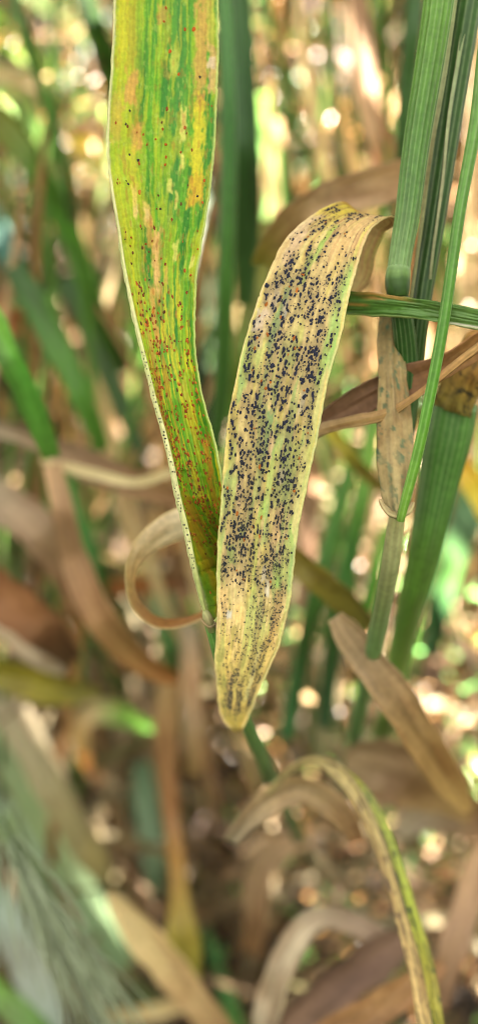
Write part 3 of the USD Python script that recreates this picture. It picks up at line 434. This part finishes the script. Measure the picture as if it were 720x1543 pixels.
def level_leaf():
    t = thing('level_leaf', 'narrow green leaf with an orange streak, level behind the spotted leaf', 'leaf blade', P(620, 465, .164))
    pts = [(470, 452, .172), (525, 456, .1685), (570, 459, .1655), (620, 464, .163), (670, 472, .1615), (720, 481, .161), (775, 492, .161)]
    G = leaf_grid(pts, [30, 33, 33, 31, 30, 27, 25], [8] * 7, .06, 120, 25)
    C = leaf_colours(120, 25, [(86, 124, 50), (82, 122, 48), (90, 130, 56), (102, 138, 68), (96, 132, 62)], 31, .5)
    tt = np.linspace(0, 1, 120)[:, None] + np.zeros((1, 25)); ss = np.linspace(0, 1, 25)[None] + np.zeros((120, 1))
    px = 470 + tt * 305
    up = ss if P(0, 0, 1) is not None and (G[60, -1] - G[60, 0]) @ UP > 0 else 1 - ss
    C = mixc(C, lin((205, 150, 80), ALB), sst(up + .5 * (streaks(ss, tt, 3, 8, 10) - .5), .72, .86) * sst(px, 520, 560) * (1 - sst(px, 590, 630)) * .8)
    C = mixc(C, lin((200, 150, 75), ALB), np.exp(-((up - .45) / .06) ** 2) * sst(px, 505, 520) * (1 - sst(px, 545, 560)) * .9)
    C = mixc(C, lin((235, 225, 205), ALB), (1 - sst(up, .08, .18)) * sst(px, 665, 690)); C = mixc(C, lin((170, 185, 110), ALB), (1 - sst(up, .03, .08)) * .7)
    put('blade', slab(G, gridnormals(G), C, .0003), GREEN, t)
level_leaf()
def twisted_leaf():
    t = thing('twisted_leaf', 'twisted brown dry leaf running from the spotted leaf up to the right edge', 'dead leaf', P(600, 600, .167))
    L('blade', None, None, DRY, [(440, 668, .180), (485, 640, .177), (520, 618, .175), (560, 596, .1725), (605, 576, .171), (650, 560, .170), (700, 535, .1695), (760, 490, .169)], [24, 30, 38, 44, 44, 36, 34, 34], [(175, 145, 125), (160, 125, 105), (145, 108, 85), (140, 100, 75), (150, 105, 70), (170, 120, 75), (180, 130, 80)], roll=[20, 18, 15, 10, 10, 20, 25, 30], n=90, m=15, parent=t)
    L('folded_edge', 'cream folded edge of the twisted blade', None, DRY, [(440, 662, .1765), (490, 645, .1735), (540, 633, .1705), (580, 624, .168), (610, 608, .1665), (650, 578, .1655), (690, 545, .165), (730, 515, .1645), (765, 488, .1645)], [14, 20, 19, 16, 12, 10, 10, 12, 12], [(195, 165, 135), (190, 155, 110), (185, 145, 95), (175, 130, 80), (200, 155, 100), (215, 170, 115)], roll=-15, n=90, parent=t, cup=-.15)
twisted_leaf()

# ------------------------------------------------------------------ the two sharp leaves
def edge_grid(rows, m, n, bow, waves=0.0, lobes=0.0):
    """rows: (left x, y, depth, right x, y, depth); bow (values along): depth of the trough in metres, away from the lens"""
    rows = np.asarray(rows, float)
    mid = np.column_stack([(rows[:, 0] + rows[:, 3]) / 2, (rows[:, 1] + rows[:, 4]) / 2, rows])
    from scipy.interpolate import PchipInterpolator, Akima1DInterpolator
    D = P((rows[:, 0] + rows[:, 3]) / 2, (rows[:, 1] + rows[:, 4]) / 2, (rows[:, 2] + rows[:, 5]) / 2)
    t = np.concatenate([[0], np.cumsum(np.linalg.norm(np.diff(D, axis=0), axis=1))]); u = np.linspace(0, t[-1], m)
    E = np.stack([Akima1DInterpolator(t, rows[:, k])(u) for k in range(6)], 1)
    for k, q in ((0, 3.1), (3, 8.7)):
        E[:, k] += (meshkit.fbm(np.stack([u * 900, u * 0 + q, u * 0], -1), 4) - .5) * 3.2 + (meshkit.noise(np.stack([u * 3200, u * 0 + q, u * 0], -1)) > .93) * (1.2 if k == 0 else -1.2)
    A, Bp = P(E[:, 0], E[:, 1], E[:, 2]), P(E[:, 3], E[:, 4], E[:, 5]); s = np.linspace(0, 1, n)
    G = A[:, None] + (Bp - A)[:, None] * s[None, :, None]
    N = gridnormals(G); b = np.interp(u, t, bow) if np.ndim(bow) else np.full(m, bow)
    G = G - N * (b[:, None] * (4 * s * (1 - s))[None])[..., None]
    g = meshkit.fbm(np.stack(np.broadcast_arrays(s[None] * 2.2, u[:, None] * 60, .7), -1), 3) - .5
    G = G + N * (g * waves)[..., None]
    ribs = np.cos(s * 2 * np.pi * lobes) * 0.00003
    G = G + N * ribs[None, :, None]
    return G, gridnormals(G), E, u / t[-1]
def locate(E, px, py):
    """(row, s) of a photograph point on the sheet whose edges are E"""
    A, Bp = E[:, :2], E[:, 3:5]; best = None
    q = np.array([px, py]); w = Bp - A; s = np.clip(((q - A) * w).sum(1) / np.maximum((w * w).sum(1), 1e-9), 0, 1)
    dd = np.linalg.norm(A + w * s[:, None] - q, axis=1); i = int(np.argmin(dd))
    return i, s[i]
def patches(C, E, s, spots, seed):
    """elongated lesions: (x, y, half width, half length in photograph pixels, colour, strength) laid along the veins of the sheet"""
    m, n = C.shape[:2]; mp = (E[:, :2] + E[:, 3:5]) / 2
    arc = np.concatenate([[0], np.cumsum(np.linalg.norm(np.diff(mp, axis=0), axis=1))]); wid = np.linalg.norm(E[:, 3:5] - E[:, :2], axis=1)
    jag = meshkit.fbm(np.stack(np.broadcast_arrays(s[None] * 40, arc[:, None] * .12, seed * 1.7), -1), 3, seed) - .5
    for (x, y, hw, hl, col, k) in spots:
        i, s0 = locate(E, x, y)
        du = (s[None] - s0) * wid[:, None] / hw; dv = (arc - arc[i])[:, None] / hl
        r = np.maximum(np.abs(du), np.abs(dv) ** 1.5) + jag * 1.5
        C = mixc(C, lin(col, ALA), k * (1 - sst(r, .55, 1.25)))
    return C
def pustules(G, N, E, where, sizes, cols, seed, high=0.00016):
    """low irregular blisters: where (row, s) floats, sizes (half length, half width) in metres along and across the veins"""
    r = np.random.default_rng(seed); m, n = G.shape[:2]; V, F, C = [], [], []; k = 9
    a = np.arange(k) * 2 * np.pi / k
    for q, ((i, s), (hl, hw)) in enumerate(zip(where, sizes)):
        i0 = int(np.clip(i, 1, m - 2)); j = int(np.clip(round(s * (n - 1)), 1, n - 2))
        o = G[i0, j]; N0 = N[i0, j]; T = unit(G[i0 + 1, j] - G[i0 - 1, j]); W = np.cross(T, N0)
        rad = 1 + r.normal(0, .2, k)
        ring = o + (np.cos(a) * hl * rad)[:, None] * T + (np.sin(a) * hw * rad)[:, None] * W
        inner = o + (np.cos(a) * hl * rad * .6)[:, None] * T + (np.sin(a) * hw * rad * .6)[:, None] * W + N0 * high * r.uniform(.7, 1.2, (k, 1))
        V += [ring - N0 * .00004, inner, (o + N0 * high * 1.1)[None]]
        b = q * (2 * k + 1); jj = np.arange(k); j2 = (jj + 1) % k
        F.append(np.vstack([np.stack([jj, j2, j2 + k], 1), np.stack([jj, j2 + k, jj + k], 1), np.stack([jj + k, j2 + k, np.full(k, 2 * k)], 1)])[:, ::-1] + b)
        c = cols[q] * r.uniform(.75, 1.3); C.append(np.tile(c, (2 * k + 1, 1)))
    v = np.vstack(V); f = np.vstack(F)
    mid = np.cross(v[f[0, 1]] - v[f[0, 0]], v[f[0, 2]] - v[f[0, 0]])
    return v, f, np.clip(np.vstack(C), .002, .9)
PXM = K / 720 * FOCUS                                            # one photograph pixel in focus, in metres

def striped_leaf():
    t = thing('striped_leaf', 'broad yellow green leaf with rust coloured specks narrowing to its base on a thin stalk', 'cereal leaf', P(318, 935, .162))
    L_ = [(176, -70), (174, -30), (172, 0), (170, 50), (168, 100), (164, 150), (162, 190), (163, 250), (170, 300), (178, 350), (185, 400), (195, 450), (206, 500), (218, 550), (230, 600), (244, 650), (256, 700), (266, 750), (278, 800), (288, 850), (300, 900), (309, 928), (314, 938)]
    R_ = [(329, -70), (329, -30), (329, 0), (329, 50), (329, 100), (327, 150), (325, 190), (321, 250), (314, 300), (306, 350), (298, 400), (294, 450), (293, 500), (297, 550), (305, 600), (319, 650), (330, 700), (337, 750), (338, 800), (336, 850), (333, 900), (329, 925), (323, 936)]
    dl = np.interp([p[1] for p in L_], [-70, 0, 400, 700, 940], [.1505, .1515, .1568, .1580, .1612]); dr = np.interp([p[1] for p in L_], [-70, 0, 400, 650, 760, 940], [.1512, .1522, .1580, .1598, .1588, .1572])
    rows = [(a[0], a[1], x, b[0], b[1], y) for a, b, x, y in zip(L_, R_, dl, dr)]
    bow = np.interp([p[1] for p in L_], [-70, 200, 400, 600, 750, 880, 940], [.0006, .0010, .0016, .0022, .0048, .0130, .0060])
    m, n = 620, 121
    G, N, E, tt = edge_grid(rows, m, n, bow, .0009, 17)
    s = np.linspace(0, 1, n); S = s[None] + np.zeros((m, 1)); Tt = tt[:, None] + np.zeros((1, n)); Y = ((E[:, 1] + E[:, 4]) / 2)[:, None] + np.zeros((1, n))
    warp = S + .03 * (streaks(S, Tt, 2, 5, 6) - .5)
    C = np.tile(lin((108, 174, 34), ALA), (m, n, 1))
    g1 = streaks(warp, Tt, 4, 14, 5); g2 = streaks(warp, Tt, 9, 34, 22)
    C = mixc(C, lin((60, 136, 36), ALA), sst(g1, .42, .58) * .95)                                          # dark green stripes
    C = mixc(C, lin((68, 138, 58), ALA), np.exp(-((warp - .60 - .05 * np.sin(Tt * 9)) / .09) ** 2) * .65 * (1 - sst(Y, 480, 640)))
    yel = lin((200, 205, 40), ALA)
    C = mixc(C, yel, (1 - sst(warp, .14, .34)) * (.85 - .45 * sst(Y, 300, 600)))                             # yellowing flank, left
    C = mixc(C, lin((172, 200, 36), ALA), sst(streaks(warp, Tt, 21, 10, 7), .5, .62) * .7)
    low = sst(Y, 330, 520)
    C = mixc(C, lin((225, 212, 40), ALA), sst(g2, .52, .60) * (.35 + .5 * low))                             # small yellow flecks lower down
    C = mixc(C, lin((98, 165, 40), ALA), sst(streaks(warp, Tt, 33, 20, 14), .55, .65) * low * .8)
    f3 = meshkit.fbm(np.stack([S * 46, Tt * 120, S * 0 + 3], -1), 2, 5); C = mixc(C, lin((188, 205, 95), ALA), sst(f3, .66, .76) * .35 * (1 - low * .5))
    C = mixc(C, lin((205, 150, 40), ALA), sst(streaks(warp, Tt, 41, 12, 16), .56, .66) * low * .7 * (1 - sst(np.abs(warp - .28), .12, .4)))
    C = mixc(C, lin((120, 85, 25), ALA), sst(streaks(warp, Tt, 47, 12, 20), .54, .64) * sst(Y, 690, 830) * .6)
    OR, TN, PKT, YL, PALE = (222, 172, 84), (212, 178, 90), (236, 200, 138), (226, 212, 48), (228, 222, 112)
    spots = [(188, 30, 8, 70, YL, .6), (198, 50, 7, 60, (190, 175, 40), .7), (197, 130, 9, 26, OR, .9), (206, 205, 9, 22, OR, .9), (175, 175, 9, 40, OR, .45), (203, 298, 4.5, 24, PKT, 1), (201, 265, 6, 50, YL, .6),
             (304, 60, 11, 85, (216, 172, 84), .85), (318, 40, 6, 80, (205, 195, 75), .7), (302, 152, 8, 14, (188, 130, 75), .9), (320, 100, 7, 34, (226, 176, 120), .7), (318, 92, 6, 9, (235, 210, 185), .7), (298, 215, 9, 70, YL, .9), (296, 285, 11, 26, (222, 190, 45), .95),
             (276, 185, 4.5, 26, PALE, .9), (276, 180, 3, 14, TN, .9), (275, 240, 4, 13, PALE, .9), (256, 278, 4, 13, PALE, .9), (266, 300, 2.5, 14, PALE, .8), (262, 90, 6, 22, (200, 205, 85), .8), (245, 18, 7, 14, (190, 165, 70), .9), (244, 190, 4, 14, (195, 200, 60), .8),
             (222, 318, 6, 18, (226, 200, 100), .95), (222, 322, 3, 10, PKT, .7), (226, 350, 5, 22, OR, .7), (236, 390, 4.5, 44, PKT, 1), (236, 395, 8, 55, OR, .55), (265, 378, 4, 16, PALE, .85), (290, 395, 3, 8, PALE, .8), (251, 410, 3, 14, OR, .6), (233, 470, 4, 50, OR, .85), (230, 520, 4, 30, (215, 165, 75), .7),
             (240, 590, 4, 60, (175, 118, 45), .6), (252, 640, 3, 50, (180, 125, 45), .5), (288, 610, 4, 50, (205, 195, 55), .7), (298, 650, 4, 40, (205, 190, 45), .7), (302, 740, 5, 45, (205, 190, 40), .8), (285, 770, 7, 30, (200, 130, 40), .6), (318, 690, 4, 30, (205, 140, 50), .7), (322, 735, 5, 30, (190, 120, 40), .6), (310, 840, 6, 20, (190, 120, 30), .7), (262, 500, 4, 60, (205, 200, 60), .5)]
    C = patches(C, E, s, spots, 3)
    C = mixc(C, lin((190, 122, 46), ALA), sst(streaks(S, Tt, 91, 26, 60), .60, .68) * (.3 + .3 * sst(Y, 100, 480)) * sst(streaks(S, Tt, 93, 6, 9), .42, .58))
    C = mixc(C, lin((120, 128, 28), ALA), sst(Y, 620, 860) * .35)  # olive tissue, with some shade of the fold put into the colour
    vein = .5 + .5 * np.cos(S * 2 * np.pi * 26); C = C * (1 - .10 * vein)[..., None]
    C = mixc(C, lin((205, 215, 130), ALA), sst(S, .978, .992) * .9); C = mixc(C, lin((215, 215, 160), ALA), (1 - sst(S, .012, .03)))
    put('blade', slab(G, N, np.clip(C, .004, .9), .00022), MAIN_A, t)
    # rolled pale margin along the left edge, showing the underside
    r = np.random.default_rng(5); q = np.linspace(0, 1, 200)
    yy = np.linspace(-60, 936, 200); wl = np.interp(yy, [-60, 120, 200, 300, 420, 560, 700, 800, 880, 936], [2.6, 2.6, 2.8, 3.6, 4.8, 5.6, 7.0, 7.6, 8.0, 5])
    ex = np.interp(yy, [p[1] for p in L_], [p[0] for p in L_]); from scipy.interpolate import Akima1DInterpolator
    ex = Akima1DInterpolator([p[1] for p in L_], [p[0] for p in L_])(yy); ed = np.interp(yy, [p[1] for p in L_], dl)
    a = np.linspace(-1.9, 1.5, 11)
    X = P(ex + wl * .45, yy, ed - .00025); W = RT[None]; Nn = -FW[None]
    rad = wl * .5 * K / 720 * ed
    Gm = X[:, None] + (np.sin(a)[None, :, None] * rad[:, None, None]) * W[:, None] + ((np.cos(a) - .3)[None, :, None] * rad[:, None, None] * .8) * Nn[:, None]
    tm = q[:, None] + np.zeros((1, 11)); Cm = np.tile(lin((222, 214, 165), ALA), (200, 11, 1)); Cm = mixc(Cm, lin((190, 195, 120), ALA), sst(streaks(a[None] * .2 + 0 * tm, tm, 3, 10, 20), .5, .6) * .6)
    Cm = mixc(Cm, lin((150, 165, 80), ALA), sst(tm, .88, .95) * .7); Cm = Cm * (1 + .25 * (streaks(a[None] + 0 * tm, tm, 8, 8, 60) - .5))[..., None]
    mg = put('rolled_margin', slab(Gm, gridnormals(Gm), Cm, .00008), DRY, t, 'pale cream rolled edge of the leaf')
    ww = [(float(v), float(u)) for v, u in zip(r.uniform(118, 184, 90), r.uniform(.3, .7, 90))]
    put('dark_speck', pustules(Gm, gridnormals(Gm), None, ww, [(r.uniform(1.0, 1.9) * PXM, r.uniform(.6, 1.0) * PXM) for _ in ww], [lin((45, 42, 48), ALA)] * 90, 8, .00008), PUST, t, 'tiny dark specks along the rolled edge', kind='stuff')
    # rust pustules
    wh, sz, cl = [], [], []
    fixed = [(279, 40, 4, 0), (292, 41, 5, 0), (256, 74, 4, 0), (269, 108, 3.5, 0), (245, 192, 3, 0), (234, 207, 3, 0), (250, 216, 3.4, 0), (250, 234, 3.2, 0), (249, 246, 3.2, 0), (273, 227, 3, 0), (308, 271, 3.4, 0), (305, 303, 3, 0), (298, 293, 3, 1), (242, 312, 3, 1), (195, 165, 3, 1), (189, 185, 3, 1), (208, 239, 3.2, 1), (195, 230, 2.8, 1), (193, 276, 3, 1), (190, 270, 2, 1), (301, 113, 3.5, 1), (198, 357, 2.5, 0), (288, 413, 3.6, 0), (188, 360, 2, 1), (226, 418, 2, 1), (241, 422, 2, 1), (298, 375, 2.4, 0), (220, 367, 2.6, 0), (244, 388, 2.4, 0), (250, 8, 3, 0), (215, 200, 3, 0), (247, 29, 3, 0)]
    for x, y, z, k in fixed:
        i, u = locate(E, x, y); z *= 1.25; wh.append((i, u)); sz.append((z * .62 * PXM, z * .5 * PXM)); cl.append(lin((155, 70, 18) if k == 0 else (52, 46, 40), ALA))
    tries = 0
    yr = (E[:, 1] + E[:, 4]) / 2
    while len(wh) < 760 and tries < 20000:
        tries += 1; y = r.uniform(150, 915) if r.random() < .25 else r.uniform(420, 915); u = r.uniform(.05, .97); i = int(np.argmin(np.abs(yr - y)))
        cl_ = streaks(np.array([u]), np.array([y / 900.]), 71, 14, 12)[0]; line = np.exp(-((u - np.interp(y, [420, 560, 700, 900], [.36, .26, .2, .3])) / .09) ** 2)
        dens = np.interp(y, [150, 350, 420, 520, 700, 800, 915], [.3, .4, .45, .55, .7, .95, .7])
        if r.random() > dens * (.5 + .7 * line) * (1.7 if cl_ > .52 else .5): continue
        z = r.uniform(2.2, 5.0) * (1 if y < 780 else .85); wh.append((i, u)); sz.append((z * .75 * PXM, z * .42 * PXM))
        cl.append(lin([(140, 68, 26), (116, 54, 24), (170, 100, 36), (92, 54, 30)][r.choice(4, p=[.42, .27, .17, .14])], ALA))
    put('rust_pustules', pustules(G, N, E, wh, sz, cl, 12, .0001), PUST, t, 'reddish brown rust pustules scattered over the blade', kind='stuff')
    # collar and stalk below
    stalk('collar', 'pale swollen collar at the base of the blade', None, DRY, [(309, 922, .1604), (313, 932, .1602), (316, 941, .1604), (319, 951, .161)], [10, 15, 14, 11], [(190, 190, 130), (185, 170, 125), (140, 160, 95)], t, n=30, k=24)
    stalk('ligule', 'papery flap at the collar', None, DRY, [(302, 932, .1602), (308, 940, .1598), (316, 945, .1597), (324, 938, .1602)], [2, 4, 4, 2], [(175, 145, 105), (190, 170, 130)], t, n=20, k=12)
    stalk('culm', None, None, STEM, [(314, 936, .1625), (322, 965, .163), (335, 1010, .169), (356, 1060, .178), (378, 1105, .192), (408, 1172, .22), (445, 1250, .27), (490, 1340, .36), (540, 1420, .50)], [15, 15, 16, 18, 20, 22, 20, 16, 12], [(110, 160, 75), (84, 135, 62), (100, 145, 90), DGN, DGN], t, ribs=9, rib=.012, k=36)
striped_leaf()

def spotted_leaf():
    t = thing('spotted_leaf', 'withered straw coloured leaf covered in blue black pustules, bent over at its top', 'cereal leaf', P(480, 330, .168))
    R = [((466, 560, .190), (500, 545, .186)), ((478, 480, .1905), (520, 470, .186)), ((500, 420, .1895), (562, 415, .1815)), ((515, 370, .187), (568, 380, .1785)), ((527, 335, .183), (580, 350, .1755)), ((527, 312, .178), (596, 336, .1725)), ((516, 303, .1735), (592, 325, .1695)),
         ((496, 308, .1705), (580, 327, .1682)), ((474, 321, .1685), (566, 336, .1668)), ((448, 341, .1665), (554, 353, .1655)), ((425, 368, .165), (543, 381, .1642)), ((404, 412, .1635), (533, 420, .1628)), ((388, 452, .1622), (525, 450, .1615)), ((377, 486, .1612), (519, 480, .1606)),
         ((366, 522, .1604), (511, 515, .16)), ((357, 560, .1598), (500, 550, .1595)), ((350, 597, .1595), (490, 594, .1592)), ((343, 638, .1593), (482, 640, .159)), ((338, 690, .159), (471, 694, .1587)), ((334, 735, .1586), (461, 740, .1583)), ((330, 791, .1581), (449, 797, .1577)), ((327, 858, .1573), (442, 858, .1568)),
         ((327, 900, .1565), (437, 902, .1559)), ((328, 936, .1552), (429, 938, .1546)), ((325, 972, .1525), (420, 973, .1519)), ((325, 1004, .1495), (406, 1004, .1489)), ((328, 1036, .1455), (392, 1034, .1449)), ((331, 1064, .1415), (381, 1060, .1409)), ((338, 1083, .1385), (373, 1080, .1381)), ((350, 1096, .1366), (364, 1098, .1364))]
    rows = [(*a, *b) for a, b in R]; m, n = 700, 141
    bow = np.interp(np.arange(len(rows)), [0, 5, 8, 14, 20, 26, 29], [.0006, .0010, .0004, -.0004, .0008, .0010, .0004])
    G, N, E, tt = edge_grid(rows, m, n, bow, .0009, 20)
    s = np.linspace(0, 1, n); S = s[None] + np.zeros((m, 1)); Tt = tt[:, None] + np.zeros((1, n)); Y = ((E[:, 1] + E[:, 4]) / 2)
    i0 = int(np.argmin(Y[: m // 2])); Yv = Y.copy(); Yv[:i0] = 300 - (300 - 290) * 0 ; Y = Yv[:, None] + np.zeros((1, n))
    C = np.tile(lin((214, 186, 128), ALC), (m, n, 1))
    gA, gB, gC = streaks(S, Tt, 3, 12, 6), streaks(S, Tt, 7, 30, 16), streaks(S, Tt, 13, 9, 12)
    C = mixc(C, lin((232, 204, 140), ALC), sst(gA, .48, .62) * .8)                                          # pinkish straw
    C = mixc(C, lin((214, 194, 104), ALC), sst(streaks(S, Tt, 17, 14, 8), .5, .6) * .8)                      # yellow
    gz = sst(Y, 470, 560) * (1 - .3 * sst(Y, 940, 1040))
    C = mixc(C, lin((180, 192, 108), ALC), sst(gC, .49, .60) * (.15 + .75 * gz))                              # green islands
    C = mixc(C, lin((150, 180, 108), ALC), sst(streaks(S, Tt, 23, 13, 18), .56, .66) * gz * .75)
    C = mixc(C, lin((160, 195, 105), ALC), sst(S, .8, .9) * (1 - sst(S, .955, .975)) * sst(Y, 360, 400) * (1 - sst(Y, 760, 860)) * (.35 + .6 * sst(gC, .45, .6)))
    top = 1 - sst(Y, 330, 440)
    C = mixc(C, lin((205, 160, 112), ALC), top * sst(gB, .44, .6) * .85)
    C = mixc(C, lin((212, 188, 60), ALC), (1 - sst(Y, 318, 350)) * (1 - sst(S, .3, .55)) * .8)
    C = mixc(C, lin((150, 105, 70), ALC), top * sst(streaks(S, Tt, 29, 40, 8), .58, .66) * .8)
    C = mixc(C, lin((206, 174, 90), ALC), sst(Y, 900, 1010) * .6); C = mixc(C, lin((190, 160, 64), ALC), sst(Y, 1030, 1080) * .6)
    C = mixc(C, lin((165, 150, 80), ALC), sst(streaks(S, Tt, 37, 12, 30), .5, .62) * sst(Y, 860, 930) * .85); C = mixc(C, lin((128, 130, 66), ALC), sst(streaks(S, Tt, 53, 16, 44), .5, .62) * sst(Y, 930, 1000) * .6)
    TEAL, WH, LG = (122, 168, 108), (218, 206, 184), (165, 195, 95)
    spots = [(425, 465, 5, 40, TEAL, .9), (412, 500, 6, 28, TEAL, .9), (462, 405, 5, 30, (150, 180, 85), .9), (492, 355, 4, 26, (165, 185, 80), .9), (480, 375, 4, 20, (150, 180, 90), .8), (428, 468, 3.5, 15, WH, .75), (412, 458, 5, 26, WH, .75), (391, 484, 8, 16, (212, 196, 185), .9), (430, 475, 2, 8, (210, 210, 215), .8),
             (400, 480, 8, 50, (216, 182, 150), .6), (405, 642, 6, 26, TEAL, .95), (402, 668, 4, 22, (130, 175, 110), .9), (348, 835, 6, 14, (150, 185, 100), .9), (418, 868, 8, 20, LG, .9), (418, 876, 4, 8, (130, 185, 90), .8), (384, 840, 4, 60, (185, 195, 90), .8), (383, 930, 3.5, 50, (190, 195, 105), .8), (380, 1010, 3.5, 40, (200, 195, 140), .6),
             (376, 808, 5, 14, (232, 198, 140), 1), (397, 862, 3.5, 12, WH, 1), (402, 886, 3.5, 12, WH, 1), (360, 745, 5, 24, (232, 196, 150), .9), (418, 790, 6, 30, (222, 180, 130), .85), (432, 790, 4, 24, (205, 175, 135), .6), (455, 605, 4, 16, WH, .8), (408, 672, 4, 20, (226, 190, 150), .9), (424, 718, 5, 12, WH, .8),
             (336, 905, 7, 22, (232, 195, 130), .9), (360, 922, 8, 16, (226, 190, 120), .9), (345, 925, 4, 6, (190, 190, 185), .8), (415, 930, 6, 40, (222, 180, 105), .8), (353, 870, 10, 14, (232, 200, 145), .8), (520, 440, 9, 40, (150, 195, 105), .75), (500, 520, 6, 40, (160, 195, 105), .7), (455, 340, 10, 26, (214, 184, 150), .7), (440, 375, 8, 30, (220, 186, 150), .8), (520, 350, 16, 40, (214, 178, 120), .6), (373, 545, 5, 26, (170, 195, 90), .8), (395, 765, 5, 16, (150, 190, 90), .7)]
    C = patches(C, E, s, spots, 9)
    C = C * (1 - .09 * (.5 + .5 * np.cos(S * 2 * np.pi * 20)))[..., None] * (1 + .18 * (gB - .5))[..., None]
    C = mixc(C, lin((236, 218, 160), ALC), sst(S, .975, .99) * .45); C = mixc(C, lin((232, 208, 150), ALC), (1 - sst(S, .008, .02)) * .4)
    C = np.clip(C, .004, .9)
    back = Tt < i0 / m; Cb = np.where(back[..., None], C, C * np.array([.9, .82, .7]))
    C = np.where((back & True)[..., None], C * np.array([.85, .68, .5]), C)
    # blue black pustules in broken rows along the veins
    r = np.random.default_rng(21); wh, sz, cl = [], [], []; yr = Y[:, 0]; tries = 0
    occ = set()
    while len(wh) < 1500 and tries < 60000:
        tries += 1
        i = int(r.uniform(i0 + 2, m - 1)); y = yr[i]; u = r.uniform(.05, .94); u = np.clip((round(u * 26) + r.normal(0, .22)) / 26, .03, .95)
        if y > 885: continue
        dens = np.interp(y, [300, 350, 400, 440, 500, 780, 840, 885], [.22, .28, .46, .75, 1.0, 1.0, .9, .75])
        if y < 440 and u > .55 and not (.8 < u < .9): dens *= .35
        if u > .86: dens *= .45
        cs = np.array([u]); ct = np.array([tt[i]])
        g = streaks(cs, ct, 61, 11, 9)[0] * .55 + streaks(cs, ct, 67, 22, 34)[0] * .45
        if r.random() > dens * np.clip((g - .38) / .17, .08, 1.2): continue
        key = (int(u * 42), int(i / 4.2))
        if key in occ and r.random() < .8: continue
        occ.add(key)
        for q in range(1 + int(r.random() < .55) + int(r.random() < .35) * 2):                            # they run together along a vein
            z = r.uniform(1.7, 3.7) * np.interp(y, [300, 450, 780, 885], [.9, 1.1, .95, .8]); e = r.uniform(.9, 2.0)
            wh.append((i + (r.normal(0, 6) if q else 0), np.clip(u + (r.normal(0, .016) if q else 0), .02, .96))); sz.append((z * .72 * e * PXM, z * .62 * PXM))
            cl.append(lin((30, 31, 48) if y < 700 else (36, 36, 42), ALC) if r.random() > .03 else lin((150, 85, 30), ALC))
    k = 0
    while k < 2100:
        i = int(r.uniform(i0 + 2, m - 1)); y = yr[i]; u = r.uniform(.05, .93)
        lowz = 840 < y < 1070; g = streaks(np.array([u]), np.array([tt[i]]), 83, 10, 16)[0]
        if not lowz and r.random() > .35 * np.interp(y, [300, 430, 1050, 1060], [.25, 1, 1, .2]): continue
        if r.random() > np.clip((g - .42) / .12, .08, 1): continue
        if y > 1062 and r.random() < .6: continue
        k += 1; z = r.uniform(.8, 2.1); wh.append((i, u)); sz.append((z * .8 * PXM, z * .6 * PXM)); cl.append(lin((58, 58, 52) if y > 820 else (50, 48, 58), ALC))
    from scipy.ndimage import gaussian_filter
    H = np.zeros((m, n)); np.add.at(H, (np.clip(np.array([w[0] for w in wh]).astype(int), 0, m - 1), np.clip(np.round(np.array([w[1] for w in wh]) * (n - 1)).astype(int), 0, n - 1)), [q[0] / (2.4 * PXM) for q in sz])
    H = gaussian_filter(H, (5.0, 2.4)) * 75
    C = mixc(C, lin((150, 122, 72), ALC), np.clip(H / 3.2, 0, 1) * .50); C = mixc(C, lin((66, 64, 62), ALC), sst(H, 2.6, 5.0) * .3)
    put('blade', slab(G, N, C, .00022, Cb), MAIN_B, t)
    put('black_pustules', pustules(G, N, E, wh, sz, cl, 22, .00010), PUST, t, 'blue black rust pustules covering the blade', kind='stuff')
spotted_leaf()
